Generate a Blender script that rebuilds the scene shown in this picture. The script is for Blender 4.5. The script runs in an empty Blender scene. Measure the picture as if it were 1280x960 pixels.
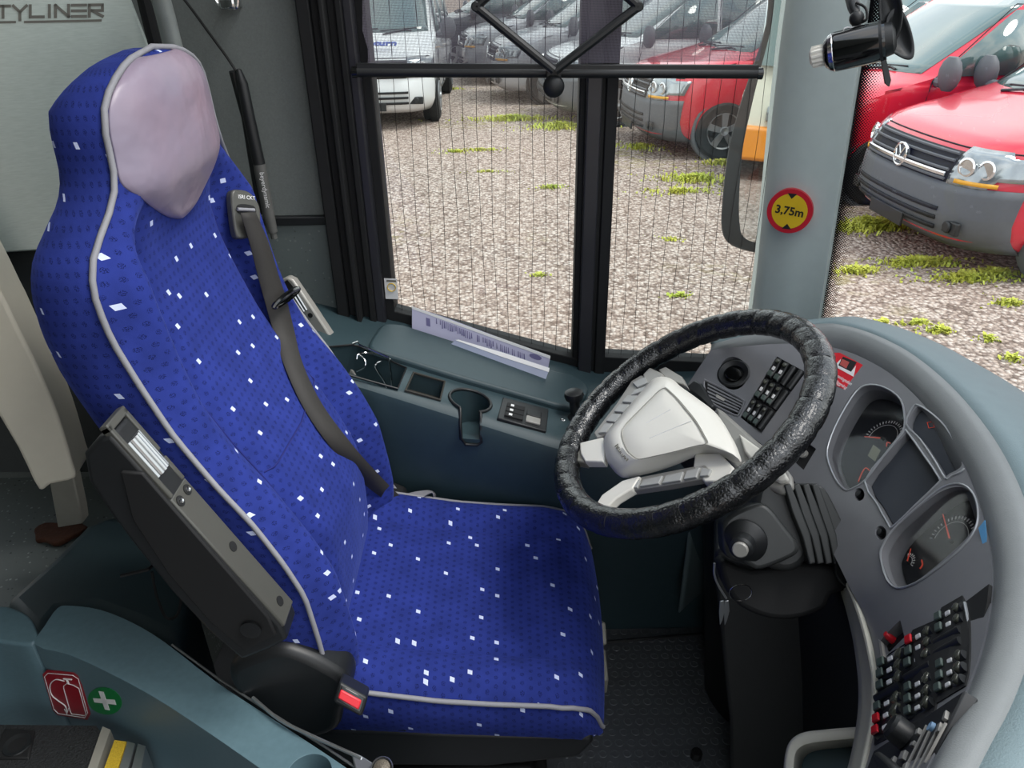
import bpy, math, random
from mathutils import Vector as V, Matrix
from mathutils.bvhtree import BVHTree
random.seed(7)
COL = bpy.context.scene.collection
PI = math.pi
# ------------------------------------------------------------------ camera model (1280x960 frame)
F = 950.0; PITCH = math.radians(29); ROLL = -0.0164
CAM = V((0, 0, 1.5))
_c, _s = math.cos(PITCH), math.sin(PITCH)
RIGHT, UP, BACK = V((1, 0, 0)), V((0, _s, _c)), V((0, -_c, _s))
_r, _u = RIGHT.copy(), UP.copy()
RIGHT = _r*math.cos(ROLL) + _u*math.sin(ROLL)
UP = _u*math.cos(ROLL) - _r*math.sin(ROLL)
def ray(x, y):
    return RIGHT*((x-640)/F) + UP*(-(y-480)/F) - BACK
def P(x, y, z=None, Y=None, X=None, d=None, pl=None):
    """place a measured point at a real height / wall plane / distance"""
    r = ray(x, y)
    if z is not None: t = (z-CAM.z)/r.z
    elif Y is not None: t = (Y-CAM.y)/r.y
    elif X is not None: t = (X-CAM.x)/r.x
    elif pl is not None: t = (pl[0]-CAM).dot(pl[1])/r.dot(pl[1])
    else: t = d
    return CAM + r*t
def px(p):
    q = V(p)-CAM; w = -q.dot(BACK)
    return (640+F*q.dot(RIGHT)/w, 480-F*q.dot(UP)/w)
# ------------------------------------------------------------------ mesh builder
class MB:
    def __init__(s): s.v = []; s.f = []; s.uv = []; s.m = []; s.cur = 0; s.hasuv = False
    def vert(s, p, uv=None):
        s.v.append(V(p)); s.uv.append(uv or (0, 0))
        if uv: s.hasuv = True
        return len(s.v)-1
    def face(s, idx): s.f.append(tuple(idx)); s.m.append(s.cur)
    def poly(s, pts): s.face([s.vert(p) for p in pts])
    def grid(s, rows, cu=False, cv=False, uv=None, flip=False):
        n, m = len(rows), len(rows[0])
        b = [[s.vert(rows[i][j], uv[i][j] if uv else None) for j in range(m)] for i in range(n)]
        for i in range(n if cv else n-1):
            for j in range(m if cu else m-1):
                q = (b[i][j], b[i][(j+1) % m], b[(i+1) % n][(j+1) % m], b[(i+1) % n][j])
                s.face(q[::-1] if flip else q)
        return b
    def box(s, c, size, R=None, taper=1.0):
        c = V(c); h = V(size)/2; o = []
        for z in (-1, 1):
            k = taper if z > 0 else 1
            for x, y in ((-1, -1), (1, -1), (1, 1), (-1, 1)):
                p = V((x*h.x*k, y*h.y*k, z*h.z))
                if R: p = R @ p
                o.append(s.vert(c+p))
        for f in ((3, 2, 1, 0), (4, 5, 6, 7), (0, 1, 5, 4), (1, 2, 6, 5), (2, 3, 7, 6), (3, 0, 4, 7)):
            s.face([o[i] for i in f])
    def bb(s, a, b): a, b = V(a), V(b); s.box((a+b)/2, b-a)
    def prism(s, poly, vec, poly2=None):
        vec = V(vec); n = len(poly)
        a = [s.vert(p) for p in poly]; b = [s.vert(V(p)+vec) for p in (poly2 or poly)]
        s.face(a[::-1]); s.face(b)
        for i in range(n): s.face((a[i], a[(i+1) % n], b[(i+1) % n], b[i]))
    def tube(s, pts, r, n=8, closed=False, flat=None, up=None):
        pts = [V(p) for p in pts]; N = len(pts); rows = []; prev = None
        for i, p in enumerate(pts):
            if closed: t = pts[(i+1) % N]-pts[i-1]
            else: t = pts[min(i+1, N-1)]-pts[max(i-1, 0)]
            t.normalize()
            if prev is None:
                a = V(up) if up else (V((0, 0, 1)) if abs(t.z) < .9 else V((1, 0, 0)))
            else: a = prev
            a = (a - t*a.dot(t)).normalized(); prev = a; b = t.cross(a)
            rr = r[i] if isinstance(r, (list, tuple)) else r
            k = flat or 1.0
            rows.append([p+a*math.cos(2*PI*j/n)*rr*k+b*math.sin(2*PI*j/n)*rr for j in range(n)])
        bb = s.grid(rows, cu=True, cv=closed)
        if not closed: s.face(bb[0][::-1]); s.face(bb[-1])
    def lathe(s, prof, c, axis, n=24, cap=True):
        c = V(c); ax = V(axis).normalized(); a = ax.orthogonal().normalized(); b = ax.cross(a)
        rows = [[c+ax*h+(a*math.cos(2*PI*j/n)+b*math.sin(2*PI*j/n))*r for j in range(n)] for r, h in prof]
        bb = s.grid(rows, cu=True)
        if cap: s.face(bb[0][::-1]); s.face(bb[-1])
    def ball(s, c, r, n=16, sc=(1, 1, 1), R=None):
        c = V(c); rows = []
        for i in range(1, n//2):
            a = PI*i/(n//2); row = []
            for j in range(n):
                b = 2*PI*j/n
                p = V((math.sin(a)*math.cos(b)*r*sc[0], math.sin(a)*math.sin(b)*r*sc[1], math.cos(a)*r*sc[2]))
                row.append(c+(R @ p if R else p))
            rows.append(row)
        bb = s.grid(rows, cu=True); s.face(bb[0]); s.face(bb[-1][::-1])
    def slab(s, pix, pl, t, nrm=None):
        """outline on a plane with real thickness behind it"""
        n = V(nrm if nrm is not None else pl[1]).normalized()
        s.prism([P(x, y, pl=pl) for x, y in pix], -n*t)
ORG = {}
def build(name, mb, mats, parent=None, bevel=0, seg=2, smooth=35, solid=0, sub=0, loc=None):
    me = bpy.data.meshes.new(name)
    o = bpy.data.objects.new(name, me); COL.objects.link(o)
    org = V((0, 0, 0))
    if parent is not None:
        o.parent = parent; org = ORG.get(parent.name, V((0, 0, 0)))
        off = V((0, 0, 0))
    if parent is None and loc is not None: org = V(loc); o.location = loc
    me.from_pydata([tuple(p-org) for p in mb.v], [], mb.f)
    ORG[o.name] = org
    if not isinstance(mats, (list, tuple)): mats = [mats]
    for m in mats: me.materials.append(m)
    if len(mats) > 1: me.polygons.foreach_set('material_index', mb.m)
    if mb.hasuv:
        ul = me.uv_layers.new(name='uv')
        for l in me.loops: ul.data[l.index].uv = mb.uv[l.vertex_index]
    me.update()
    if smooth:
        import bmesh
        bm = bmesh.new(); bm.from_mesh(me); bmesh.ops.recalc_face_normals(bm, faces=bm.faces); bm.to_mesh(me); bm.free()
        me.polygons.foreach_set('use_smooth', [True]*len(me.polygons))
        me.set_sharp_from_angle(angle=math.radians(smooth))
    if solid:
        md = o.modifiers.new('solid', 'SOLIDIFY'); md.thickness = abs(solid); md.offset = -1 if solid > 0 else 1
    if bevel:
        md = o.modifiers.new('bevel', 'BEVEL'); md.width = bevel; md.segments = seg; md.limit_method = 'ANGLE'; md.angle_limit = math.radians(40)
        md.harden_normals = False
    if sub:
        md = o.modifiers.new('sub', 'SUBSURF'); md.levels = sub; md.render_levels = sub
    return o
def thing(name, label, cat, loc, group=None):
    o = bpy.data.objects.new(name, None); COL.objects.link(o); o.location = loc
    o.empty_display_size = .05
    ORG[o.name] = V(loc); tag(o, label, cat, group); return o
def tag(o, label=None, cat=None, group=None, kind=None):
    if label: o['label'] = label
    if cat: o['category'] = cat
    if group: o['group'] = group
    if kind: o['kind'] = kind
    return o
def struct(name, mb, m, parent=None, **k):
    o = build(name, mb, m, parent, **k)
    if parent is None: o['kind'] = 'structure'
    return o
def cut(o, cutters):
    """carve pockets for real; the cutting bodies are not kept"""
    for mb in cutters:
        import bmesh
        me = bpy.data.meshes.new('c'); me.from_pydata([tuple(p) for p in mb.v], [], mb.f)
        bm = bmesh.new(); bm.from_mesh(me); bmesh.ops.recalc_face_normals(bm, faces=bm.faces); bm.to_mesh(me); bm.free()
        c = bpy.data.objects.new('c', me); COL.objects.link(c)
        md = o.modifiers.new('b', 'BOOLEAN'); md.object = c; md.operation = 'DIFFERENCE'; md.solver = 'EXACT'
        # world alignment: o has its origin offset
        c.location = (0, 0, 0)
        bpy.context.view_layer.update()
        dg = bpy.context.evaluated_depsgraph_get()
        new = bpy.data.meshes.new_from_object(o.evaluated_get(dg))
        if len(new.polygons) > 3:
            o.modifiers.clear(); o.data = new
        else: o.modifiers.clear()
        bpy.data.objects.remove(c)
    o.data.polygons.foreach_set('use_smooth', [True]*len(o.data.polygons))
    o.data.set_sharp_from_angle(angle=math.radians(30))
def text(name, s, c, right, up, size, m, parent=None, ext=.0004, bold=0, sx=1.0):
    cu = bpy.data.curves.new('t', 'FONT'); cu.body = s; cu.size = size; cu.extrude = ext; cu.offset = bold
    cu.align_x = 'CENTER'; cu.align_y = 'CENTER'; cu.resolution_u = 3
    t = bpy.data.objects.new('t', cu); COL.objects.link(t); bpy.context.view_layer.update()
    me = bpy.data.meshes.new_from_object(t.evaluated_get(bpy.context.evaluated_depsgraph_get()))
    bpy.data.objects.remove(t)
    r = V(right).normalized(); u = V(up); u = (u-r*u.dot(r)).normalized(); n = r.cross(u)
    mb = MB()
    for v in me.vertices: mb.vert(V(c)+r*v.co.x*sx+u*v.co.y+n*v.co.z)
    for p in me.polygons: mb.face(list(p.vertices))
    return build(name, mb, m, parent, smooth=0)
def cr(pts, k=6, closed=False):
    """Catmull-Rom through the points (any dimension)"""
    pts = [V(p) for p in pts]; n = len(pts); out = []
    for i in range(n if closed else n-1):
        a = pts[i-1] if (i or closed) else pts[0]*2-pts[1]
        b = pts[i]; c = pts[(i+1) % n]
        d = pts[(i+2) % n] if (closed or i+2 < n) else pts[-1]*2-pts[-2]
        for j in range(k):
            t = j/k
            out.append(.5*((2*b)+(c-a)*t+(2*a-5*b+4*c-d)*t*t+(3*b-a-3*c+d)*t**3))
    if not closed: out.append(pts[-1])
    return out
def cr2(pts, k=6, closed=False): return [(p[0], p[1]) for p in cr([(a, b, 0) for a, b in pts], k, closed)]
def bvh(mb):
    return BVHTree.FromPolygons([tuple(p) for p in mb.v], mb.f)
def cast(t, x, y):
    r = ray(x, y).normalized(); h = t.ray_cast(CAM, r)
    if h[0] is None: return None, None
    n = h[1] if h[1].dot(r) < 0 else -h[1]
    return h[0], n
# ------------------------------------------------------------------ materials
def lin(c):
    if isinstance(c, str):
        c = c.lstrip('#'); c = [int(c[i:i+2], 16)/255 for i in (0, 2, 4)]
        c = [x/12.92 if x <= .04045 else ((x+.055)/1.055)**2.4 for x in c]
    return (c[0], c[1], c[2], 1)
def nd(t, ty, **k):
    n = t.nodes.new(ty)
    for a, b in k.items():
        if a in n.inputs.keys(): n.inputs[a].default_value = b
        else: setattr(n, a, b)
    return n
def mat(name, col, rough=.5, metal=0, var=.12, vs=40, bump=0, bs=300, spec=.5, sheen=0, coat=0, col2=None, bdist=.001, **k):
    m = bpy.data.materials.new(name); m.use_nodes = True; t = m.node_tree; b = t.nodes['Principled BSDF']
    tc = nd(t, 'ShaderNodeTexCoord'); nz = nd(t, 'ShaderNodeTexNoise', Scale=vs, Detail=4.0)
    t.links.new(tc.outputs['Object'], nz.inputs['Vector'])
    mx = nd(t, 'ShaderNodeMix', data_type='RGBA'); c = lin(col)
    c2 = lin(col2) if col2 else tuple(max(0, x*(1-var)) for x in c[:3])+(1,)
    c1 = c if col2 else tuple(min(1, x*(1+var)) for x in c[:3])+(1,)
    mx.inputs[6].default_value = c1; mx.inputs[7].default_value = c2
    t.links.new(nz.outputs['Fac'], mx.inputs[0]); t.links.new(mx.outputs[2], b.inputs['Base Color'])
    b.inputs['Roughness'].default_value = rough; b.inputs['Metallic'].default_value = metal
    b.inputs['Specular IOR Level'].default_value = spec
    if sheen: b.inputs['Sheen Weight'].default_value = sheen; b.inputs['Sheen Roughness'].default_value = .4
    if coat: b.inputs['Coat Weight'].default_value = coat; b.inputs['Coat Roughness'].default_value = .05
    if bump:
        n2 = nd(t, 'ShaderNodeTexNoise', Scale=bs, Detail=2.0); t.links.new(tc.outputs['Object'], n2.inputs['Vector'])
        bp = nd(t, 'ShaderNodeBump', Strength=bump, Distance=bdist); t.links.new(n2.outputs['Fac'], bp.inputs['Height'])
        t.links.new(bp.outputs['Normal'], b.inputs['Normal'])
    if 'emit' in k:
        b.inputs['Emission Color'].default_value = lin(k['emit']); b.inputs['Emission Strength'].default_value = k.get('es', 1)
    return m
def mathn(t, op, a, b=None, c=None):
    n = nd(t, 'ShaderNodeMath', operation=op)
    for i, x in enumerate((a, b, c)):
        if x is None: continue
        if isinstance(x, (int, float)): n.inputs[i].default_value = x
        else: t.links.new(x, n.inputs[i])
    return n.outputs[0]
def mixc(t, fac, a, b):
    mx = nd(t, 'ShaderNodeMix', data_type='RGBA')
    for i, x in ((0, fac), (6, a), (7, b)):
        if isinstance(x, (int, float, tuple)): mx.inputs[i].default_value = x
        else: t.links.new(x, mx.inputs[i])
    return mx.outputs[2]
def glass(name, tint=(1, 1, 1), refl=.05, gl=.0, haze=0.0):
    m = bpy.data.materials.new(name); m.use_nodes = True; t = m.node_tree; t.nodes.clear()
    o = nd(t, 'ShaderNodeOutputMaterial'); tr = nd(t, 'ShaderNodeBsdfTransparent'); tr.inputs[0].default_value = (*tint, 1)
    g = nd(t, 'ShaderNodeBsdfGlossy', Roughness=gl); fr = nd(t, 'ShaderNodeFresnel', IOR=1.45)
    f = mathn(t, 'MULTIPLY', fr.outputs[0], refl/.04)
    mx = nd(t, 'ShaderNodeMixShader'); t.links.new(f, mx.inputs[0]); t.links.new(tr.outputs[0], mx.inputs[1]); t.links.new(g.outputs[0], mx.inputs[2])
    t.links.new(mx.outputs[0], o.inputs[0]); return m
M = {}
def fabric(name):
    m = bpy.data.materials.new(name); m.use_nodes = True; t = m.node_tree; b = t.nodes['Principled BSDF']; L = t.links
    uv = nd(t, 'ShaderNodeUVMap', uv_map='uv'); sp = nd(t, 'ShaderNodeSeparateXYZ'); L.new(uv.outputs[0], sp.inputs[0])
    u = mathn(t, 'MULTIPLY', sp.outputs[0], 1/.0138); v = mathn(t, 'MULTIPLY', sp.outputs[1], 1/.0138)
    # offset every other row half a cell
    vf = mathn(t, 'FLOOR', v)
    odd = mathn(t, 'MULTIPLY', mathn(t, 'MODULO', mathn(t, 'ADD', vf, 1000), 2), .5)
    u2 = mathn(t, 'ADD', u, odd); uf = mathn(t, 'FLOOR', u2)
    du = mathn(t, 'SUBTRACT', mathn(t, 'FRACT', u2), .5); dv = mathn(t, 'SUBTRACT', mathn(t, 'FRACT', v), .5)
    au = mathn(t, 'ABSOLUTE', du); av = mathn(t, 'ABSOLUTE', dv)
    # small woven marks
    nz = nd(t, 'ShaderNodeTexNoise', Scale=900.0, Detail=1.0); L.new(uv.outputs[0], nz.inputs['Vector'])
    rad = mathn(t, 'SQRT', mathn(t, 'ADD', mathn(t, 'MULTIPLY', du, du), mathn(t, 'MULTIPLY', dv, dv)))
    ring = mathn(t, 'LESS_THAN', mathn(t, 'ABSOLUTE', mathn(t, 'SUBTRACT', rad, .13)), .12)
    dk = mathn(t, 'MULTIPLY', ring, mathn(t, 'GREATER_THAN', nz.outputs['Fac'], .51))
    cx = nd(t, 'ShaderNodeCombineXYZ'); L.new(uf, cx.inputs[0]); L.new(vf, cx.inputs[1])
    def coarse(x): return mathn(t, 'FLOOR', mathn(t, 'DIVIDE', x, 5))
    cc = nd(t, 'ShaderNodeCombineXYZ'); L.new(coarse(uf), cc.inputs[0]); L.new(coarse(vf), cc.inputs[1])
    wn = nd(t, 'ShaderNodeTexWhiteNoise', noise_dimensions='2D'); L.new(cc.outputs[0], wn.inputs['Vector'])
    s2 = nd(t, 'ShaderNodeSeparateColor'); L.new(wn.outputs['Color'], s2.inputs[0])
    def hit(x, ch): return mathn(t, 'COMPARE', mathn(t, 'SUBTRACT', x, mathn(t, 'MULTIPLY', coarse(x), 5)), mathn(t, 'FLOOR', mathn(t, 'MULTIPLY', ch, 4.99)), .2)
    isw = mathn(t, 'MULTIPLY', hit(uf, s2.outputs[0]), hit(vf, s2.outputs[1]))
    sk = mathn(t, 'ABSOLUTE', mathn(t, 'ADD', du, mathn(t, 'MULTIPLY', dv, .3)))
    sq = mathn(t, 'MULTIPLY', mathn(t, 'LESS_THAN', sk, .27), mathn(t, 'LESS_THAN', av, .27))
    wh = mathn(t, 'MULTIPLY', isw, sq)
    tc = nd(t, 'ShaderNodeTexCoord'); n2 = nd(t, 'ShaderNodeTexNoise', Scale=26.0, Detail=6.0); L.new(tc.outputs['Object'], n2.inputs['Vector'])
    base = mixc(t, n2.outputs['Fac'], lin('#1d2863'), lin('#2d3c90'))
    c1 = mixc(t, mathn(t, 'MULTIPLY', dk, .8), base, lin('#0b103a')); c2 = mixc(t, wh, c1, lin('#c9d3f2'))
    L.new(c2, b.inputs['Base Color']); b.inputs['Roughness'].default_value = .9
    b.inputs['Specular IOR Level'].default_value = .15
    b.inputs['Sheen Weight'].default_value = .22; b.inputs['Sheen Roughness'].default_value = .35; b.inputs['Sheen Tint'].default_value = lin('#7f95ff')
    n3 = nd(t, 'ShaderNodeTexNoise', Scale=1400.0, Detail=2.0); L.new(tc.outputs['Object'], n3.inputs['Vector'])
    n4 = nd(t, 'ShaderNodeTexNoise', Scale=18.0, Detail=3.0); L.new(tc.outputs['Object'], n4.inputs['Vector'])
    h = mathn(t, 'ADD', mathn(t, 'MULTIPLY', n3.outputs['Fac'], .25), mathn(t, 'MULTIPLY', n4.outputs['Fac'], 3.0))
    bp = nd(t, 'ShaderNodeBump', Strength=.5, Distance=.002); L.new(h, bp.inputs['Height']); L.new(bp.outputs['Normal'], b.inputs['Normal'])
    return m
M['blue'] = fabric('blue_velour')
M['piping'] = mat('grey_piping', '#8b8b91', .6, bump=.5, bs=900, bdist=.0006)
M['pad'] = mat('lilac_leather', '#7d7f94', .36, var=.06, vs=7, bump=.7, bs=20, bdist=.006, col2='#9c8390')  # pink second tone is a reflection put into the leather colour
M['black'] = mat('black_plastic', '#191b1d', .45, bump=.2, bs=700, bdist=.0004)
M['black2'] = mat('matt_black', '#0e0f11', .7)
M['gloss'] = mat('gloss_black', '#08090a', .12, coat=.6)
M['teal'] = mat('teal_plastic', '#2f4248', .5, bump=.35, bs=900, bdist=.0005)
M['teal_lt'] = mat('grey_teal_dash', '#788b90', .55, var=.08, bump=.6, bs=700, bdist=.0008)
M['fascia'] = mat('anthracite_fascia', '#75767a', .42, var=.06, bump=.12, bs=1200, bdist=.0003)
M['cowl'] = mat('grey_cowl', '#7f8384', .5, var=.08, bump=.5, bs=800, bdist=.0006)
M['shroud'] = mat('column_black', '#2f3131', .42, bump=.15, bs=900, bdist=.0004)
M['pocketf'] = mat('light_grey_frame', '#c6c3b6', .5)
M['silverp'] = mat('silver_plastic', '#9c9a95', .38, .15, var=.05, bump=.1, bs=1500, bdist=.0003)
M['hub'] = mat('champagne_plastic', '#e6e3da', .36, .0, var=.03, vs=900, bump=.08, bs=2500, bdist=.0002)
M['chrome'] = mat('chrome', '#d8d8d8', .12, 1.0, var=.03)
M['alu'] = mat('aluminium', '#b5b8ba', .3, .9, var=.05)
M['beltm'] = mat('belt_webbing', '#2c2a28', .7, var=.1, bump=.6, bs=1500, bdist=.0005)
M['buckle'] = mat('red_button', '#e0303c', .35)
M['red'] = mat('red_plastic', '#d01828', .4)
M['white'] = mat('white_print', '#e6e6e6', .5, var=.03)
M['greyp'] = mat('grey_handle', '#8d8b82', .5)
M['glass'] = glass('window_glass', (.93, .96, .95), .05)
M['gauge_glass'] = glass('gauge_lens', (.9, .9, .9), .003, .08)
M['vglass'] = mat('van_glass', '#4f6563', .06, 0, var=.3, vs=1.5, spec=.9, coat=1)
M['rubber'] = mat('rubber', '#0d0e0f', .6, bump=.2)
def streak(name, c1, c2, rough, metal, sc=(4, 4, 260)):
    m = mat(name, c1, rough, metal); t = m.node_tree; b = t.nodes['Principled BSDF']
    tc = nd(t, 'ShaderNodeTexCoord'); mp = nd(t, 'ShaderNodeMapping'); mp.inputs['Scale'].default_value = sc
    n = nd(t, 'ShaderNodeTexNoise', Scale=1.0, Detail=5.0); t.links.new(tc.outputs['Object'], mp.inputs[0]); t.links.new(mp.outputs[0], n.inputs['Vector'])
    t.links.new(mixc(t, n.outputs['Fac'], lin(c1), lin(c2)), b.inputs['Base Color'])
    bp = nd(t, 'ShaderNodeBump', Strength=.15, Distance=.0005); t.links.new(n.outputs['Fac'], bp.inputs['Height']); t.links.new(bp.outputs[0], b.inputs['Normal'])
    return m
M['brushed'] = streak('brushed_silver', '#c3cec8', '#a5b1ab', .33, .25, (60, 60, 600))
M['combed'] = streak('combed_teal', '#4d656e', '#5d7780', .42, 0, (90, 90, 700))
# ================================================================== OUTSIDE
GZ = -.70
def gravel():
    m = bpy.data.materials.new('gravel_ground'); m.use_nodes = True; t = m.node_tree; b = t.nodes['Principled BSDF']; L = t.links
    tc = nd(t, 'ShaderNodeTexCoord')
    vo = nd(t, 'ShaderNodeTexVoronoi', Scale=34.0); L.new(tc.outputs['Object'], vo.inputs['Vector'])
    sp = nd(t, 'ShaderNodeSeparateColor'); L.new(vo.outputs['Color'], sp.inputs[0])
    cr_ = nd(t, 'ShaderNodeValToRGB'); L.new(sp.outputs[0], cr_.inputs[0])
    e = cr_.color_ramp.elements; e[0].color = lin('#5f564f'); e[1].color = lin('#d9cfc6')
    for p_, c_ in ((.25, '#978a82'), (.5, '#b5a79c'), (.75, '#c6bbb2')): x = e.new(p_); x.color = lin(c_)
    dist = mathn(t, 'MULTIPLY', vo.outputs['Distance'], 1.1)
    c1 = mixc(t, mathn(t, 'POWER', mathn(t, 'MINIMUM', dist, 1.0), 2.0), cr_.outputs[0], lin('#4a423d'))
    n1 = nd(t, 'ShaderNodeTexNoise', Scale=.55, Detail=5.0); L.new(tc.outputs['Object'], n1.inputs['Vector'])
    rp = nd(t, 'ShaderNodeValToRGB'); L.new(n1.outputs['Fac'], rp.inputs[0])
    rp.color_ramp.elements[0].position = .56; rp.color_ramp.elements[1].position = .68
    n2 = nd(t, 'ShaderNodeTexNoise', Scale=9.0, Detail=3.0); L.new(tc.outputs['Object'], n2.inputs['Vector'])
    g = mathn(t, 'MULTIPLY', rp.outputs[0], mathn(t, 'GREATER_THAN', n2.outputs['Fac'], .54))
    c2 = mixc(t, mathn(t, 'MULTIPLY', g, .55), c1, lin('#7d7a3c'))
    n5 = nd(t, 'ShaderNodeTexNoise', Scale=.35, Detail=2.0); L.new(tc.outputs['Object'], n5.inputs['Vector'])
    c3 = mixc(t, mathn(t, 'MULTIPLY', n5.outputs['Fac'], .35), c2, lin('#b08d7c'))
    L.new(c3, b.inputs['Base Color']); b.inputs['Roughness'].default_value = .9; b.inputs['Specular IOR Level'].default_value = .2
    bp = nd(t, 'ShaderNodeBump', Strength=.8, Distance=.03); L.new(mathn(t, 'SUBTRACT', 1.0, vo.outputs['Distance']), bp.inputs['Height']); L.new(bp.outputs[0], b.inputs['Normal'])
    return m
g = MB(); N = 24
rows = [[V((-45+90*j/N, -40+100*i/N, GZ)) for j in range(N+1)] for i in range(N+1)]
g.grid(rows); struct('ground', g, gravel())
# weeds growing through the gravel
M['grass'] = mat('weed_green', '#93b23e', .6, var=.5, vs=3, col2='#c9bb4a')
def weeds(label, patches, name='weeds'):
    mb = MB()
    for (x, y, rx, ry, n, h) in patches:
        c = P(x, y, z=GZ)
        for _ in range(int(n*1.5)):
            a = random.random()*2*PI; q = abs(random.gauss(0, .75))*(.75+.5*math.sin(a*3+x)*math.sin(a*5+y))
            b = c+V((math.cos(a)*q*rx, math.sin(a)*q*ry, 0))
            hh = h*(.25+random.random()*.75)*max(.3, 1-q*.5); dr = random.random()*2*PI
            d = V((math.cos(dr), math.sin(dr), 0)); s_ = d.cross(V((0, 0, 1)))*(.003+.007*random.random())
            l = d*hh*(.4+random.random()*.9)
            i = [mb.vert(p) for p in (b-s_, b+s_, b+l*.5+s_*1.3+V((0, 0, hh*.75)), b+l*.5-s_*1.3+V((0, 0, hh*.75)), b+l+V((0, 0, hh*.8)))]
            mb.face((i[0], i[1], i[2], i[3])); mb.face((i[3], i[2], i[4]))
    o = build(name, mb, M['grass'], smooth=0); tag(o, label, 'weeds', kind='stuff'); return o
weeds('green and yellow weeds growing in the gravel before the silver and white cars',
      [(640, 150, .8, .25, 500, .12), (700, 160, .5, .3, 400, .13), (600, 188, .5, .1, 120, .05), (690, 235, .2, .08, 90, .06), (570, 190, .3, .1, 80, .05), (610, 215, .3, .06, 60, .04), (560, 112, .35, .12, 120, .08)])
weeds('low weeds growing in the gravel under the grille of the middle red van',
      [(800, 185, .35, .3, 220, .08), (870, 225, .6, .3, 400, .09), (850, 240, .5, .2, 200, .07), (900, 205, .3, .2, 150, .08), (850, 370, .12, .05, 60, .04), (675, 345, .1, .05, 40, .04), (840, 300, .15, .1, 40, .04)])
weeds('bright green grass patches under and before the large red van',
      [(1090, 285, .5, .2, 700, .13), (1150, 330, .5, .12, 400, .08), (1210, 350, .35, .12, 300, .08), (1070, 340, .3, .12, 160, .07), (1175, 415, .12, .06, 80, .06), (1100, 405, .15, .05, 60, .05),
       (1145, 405, .15, .05, 60, .05), (1235, 425, .06, .05, 40, .06), (1265, 450, .08, .05, 50, .06), (1262, 380, .2, .08, 90, .06), (1240, 345, .3, .1, 180, .09)])
# ---------------------------------------------------------------- vans
M['vred'] = mat('red_paint', '#c01f33', .25, var=.04, vs=2, coat=.8)
M['vwhite'] = mat('white_paint', '#dcdedf', .25, var=.03, vs=2, coat=.8)
M['vsilver'] = mat('silver_paint', '#a4a6aa', .3, .3, var=.04, vs=2, coat=.8)
M['vdark'] = mat('dark_paint', '#3a3e42', .3, .3, var=.06, vs=2, coat=.8)
M['bumper'] = mat('bumper_plastic', '#55585c', .6, var=.08, bump=.3, bs=200)
M['lamp'] = mat('headlamp', '#8d9396', .12, .6, var=.6, vs=12, coat=1)
M['amber'] = mat('amber_lens', '#d59a28', .3)
M['tyre'] = mat('tyre', '#17181a', .8, bump=.3)
M['rim'] = mat('wheel_rim', '#9a9c9e', .35, .6)
PROF = [(.22, 2.28), (.30, 2.42), (.45, 2.47), (.62, 2.46), (.78, 2.43), (.92, 2.36), (1.0, 2.26), (1.06, 2.05), (1.12, 1.75), (1.18, 1.5), (1.22, 1.38), (1.45, 1.02), (1.7, .63), (1.86, .36), (1.93, .15), (1.97, -.2), (1.985, -.8)]
WID = [(.22, .86), (.35, .93), (.7, .955), (1.05, .955), (1.2, .93), (1.5, .87), (1.8, .8), (1.93, .72), (1.985, .55)]
def interp(tab, z):
    if z <= tab[0][0]: return tab[0][1]
    for (a, b), (c, d) in zip(tab, tab[1:]):
        if z <= c: return b+(d-b)*(z-a)/(c-a)
    return tab[-1][1]
def fx(z, u, off=0):
    k = .10+.05*max(0, z-1)
    r = .34 if z < 1.1 else .22
    return V((interp(PROF, z)-k*u*u-r*abs(u)**7+off*(1-.5*u*u), interp(WID, z)*u+off*u*abs(u)**3, z))
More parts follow.
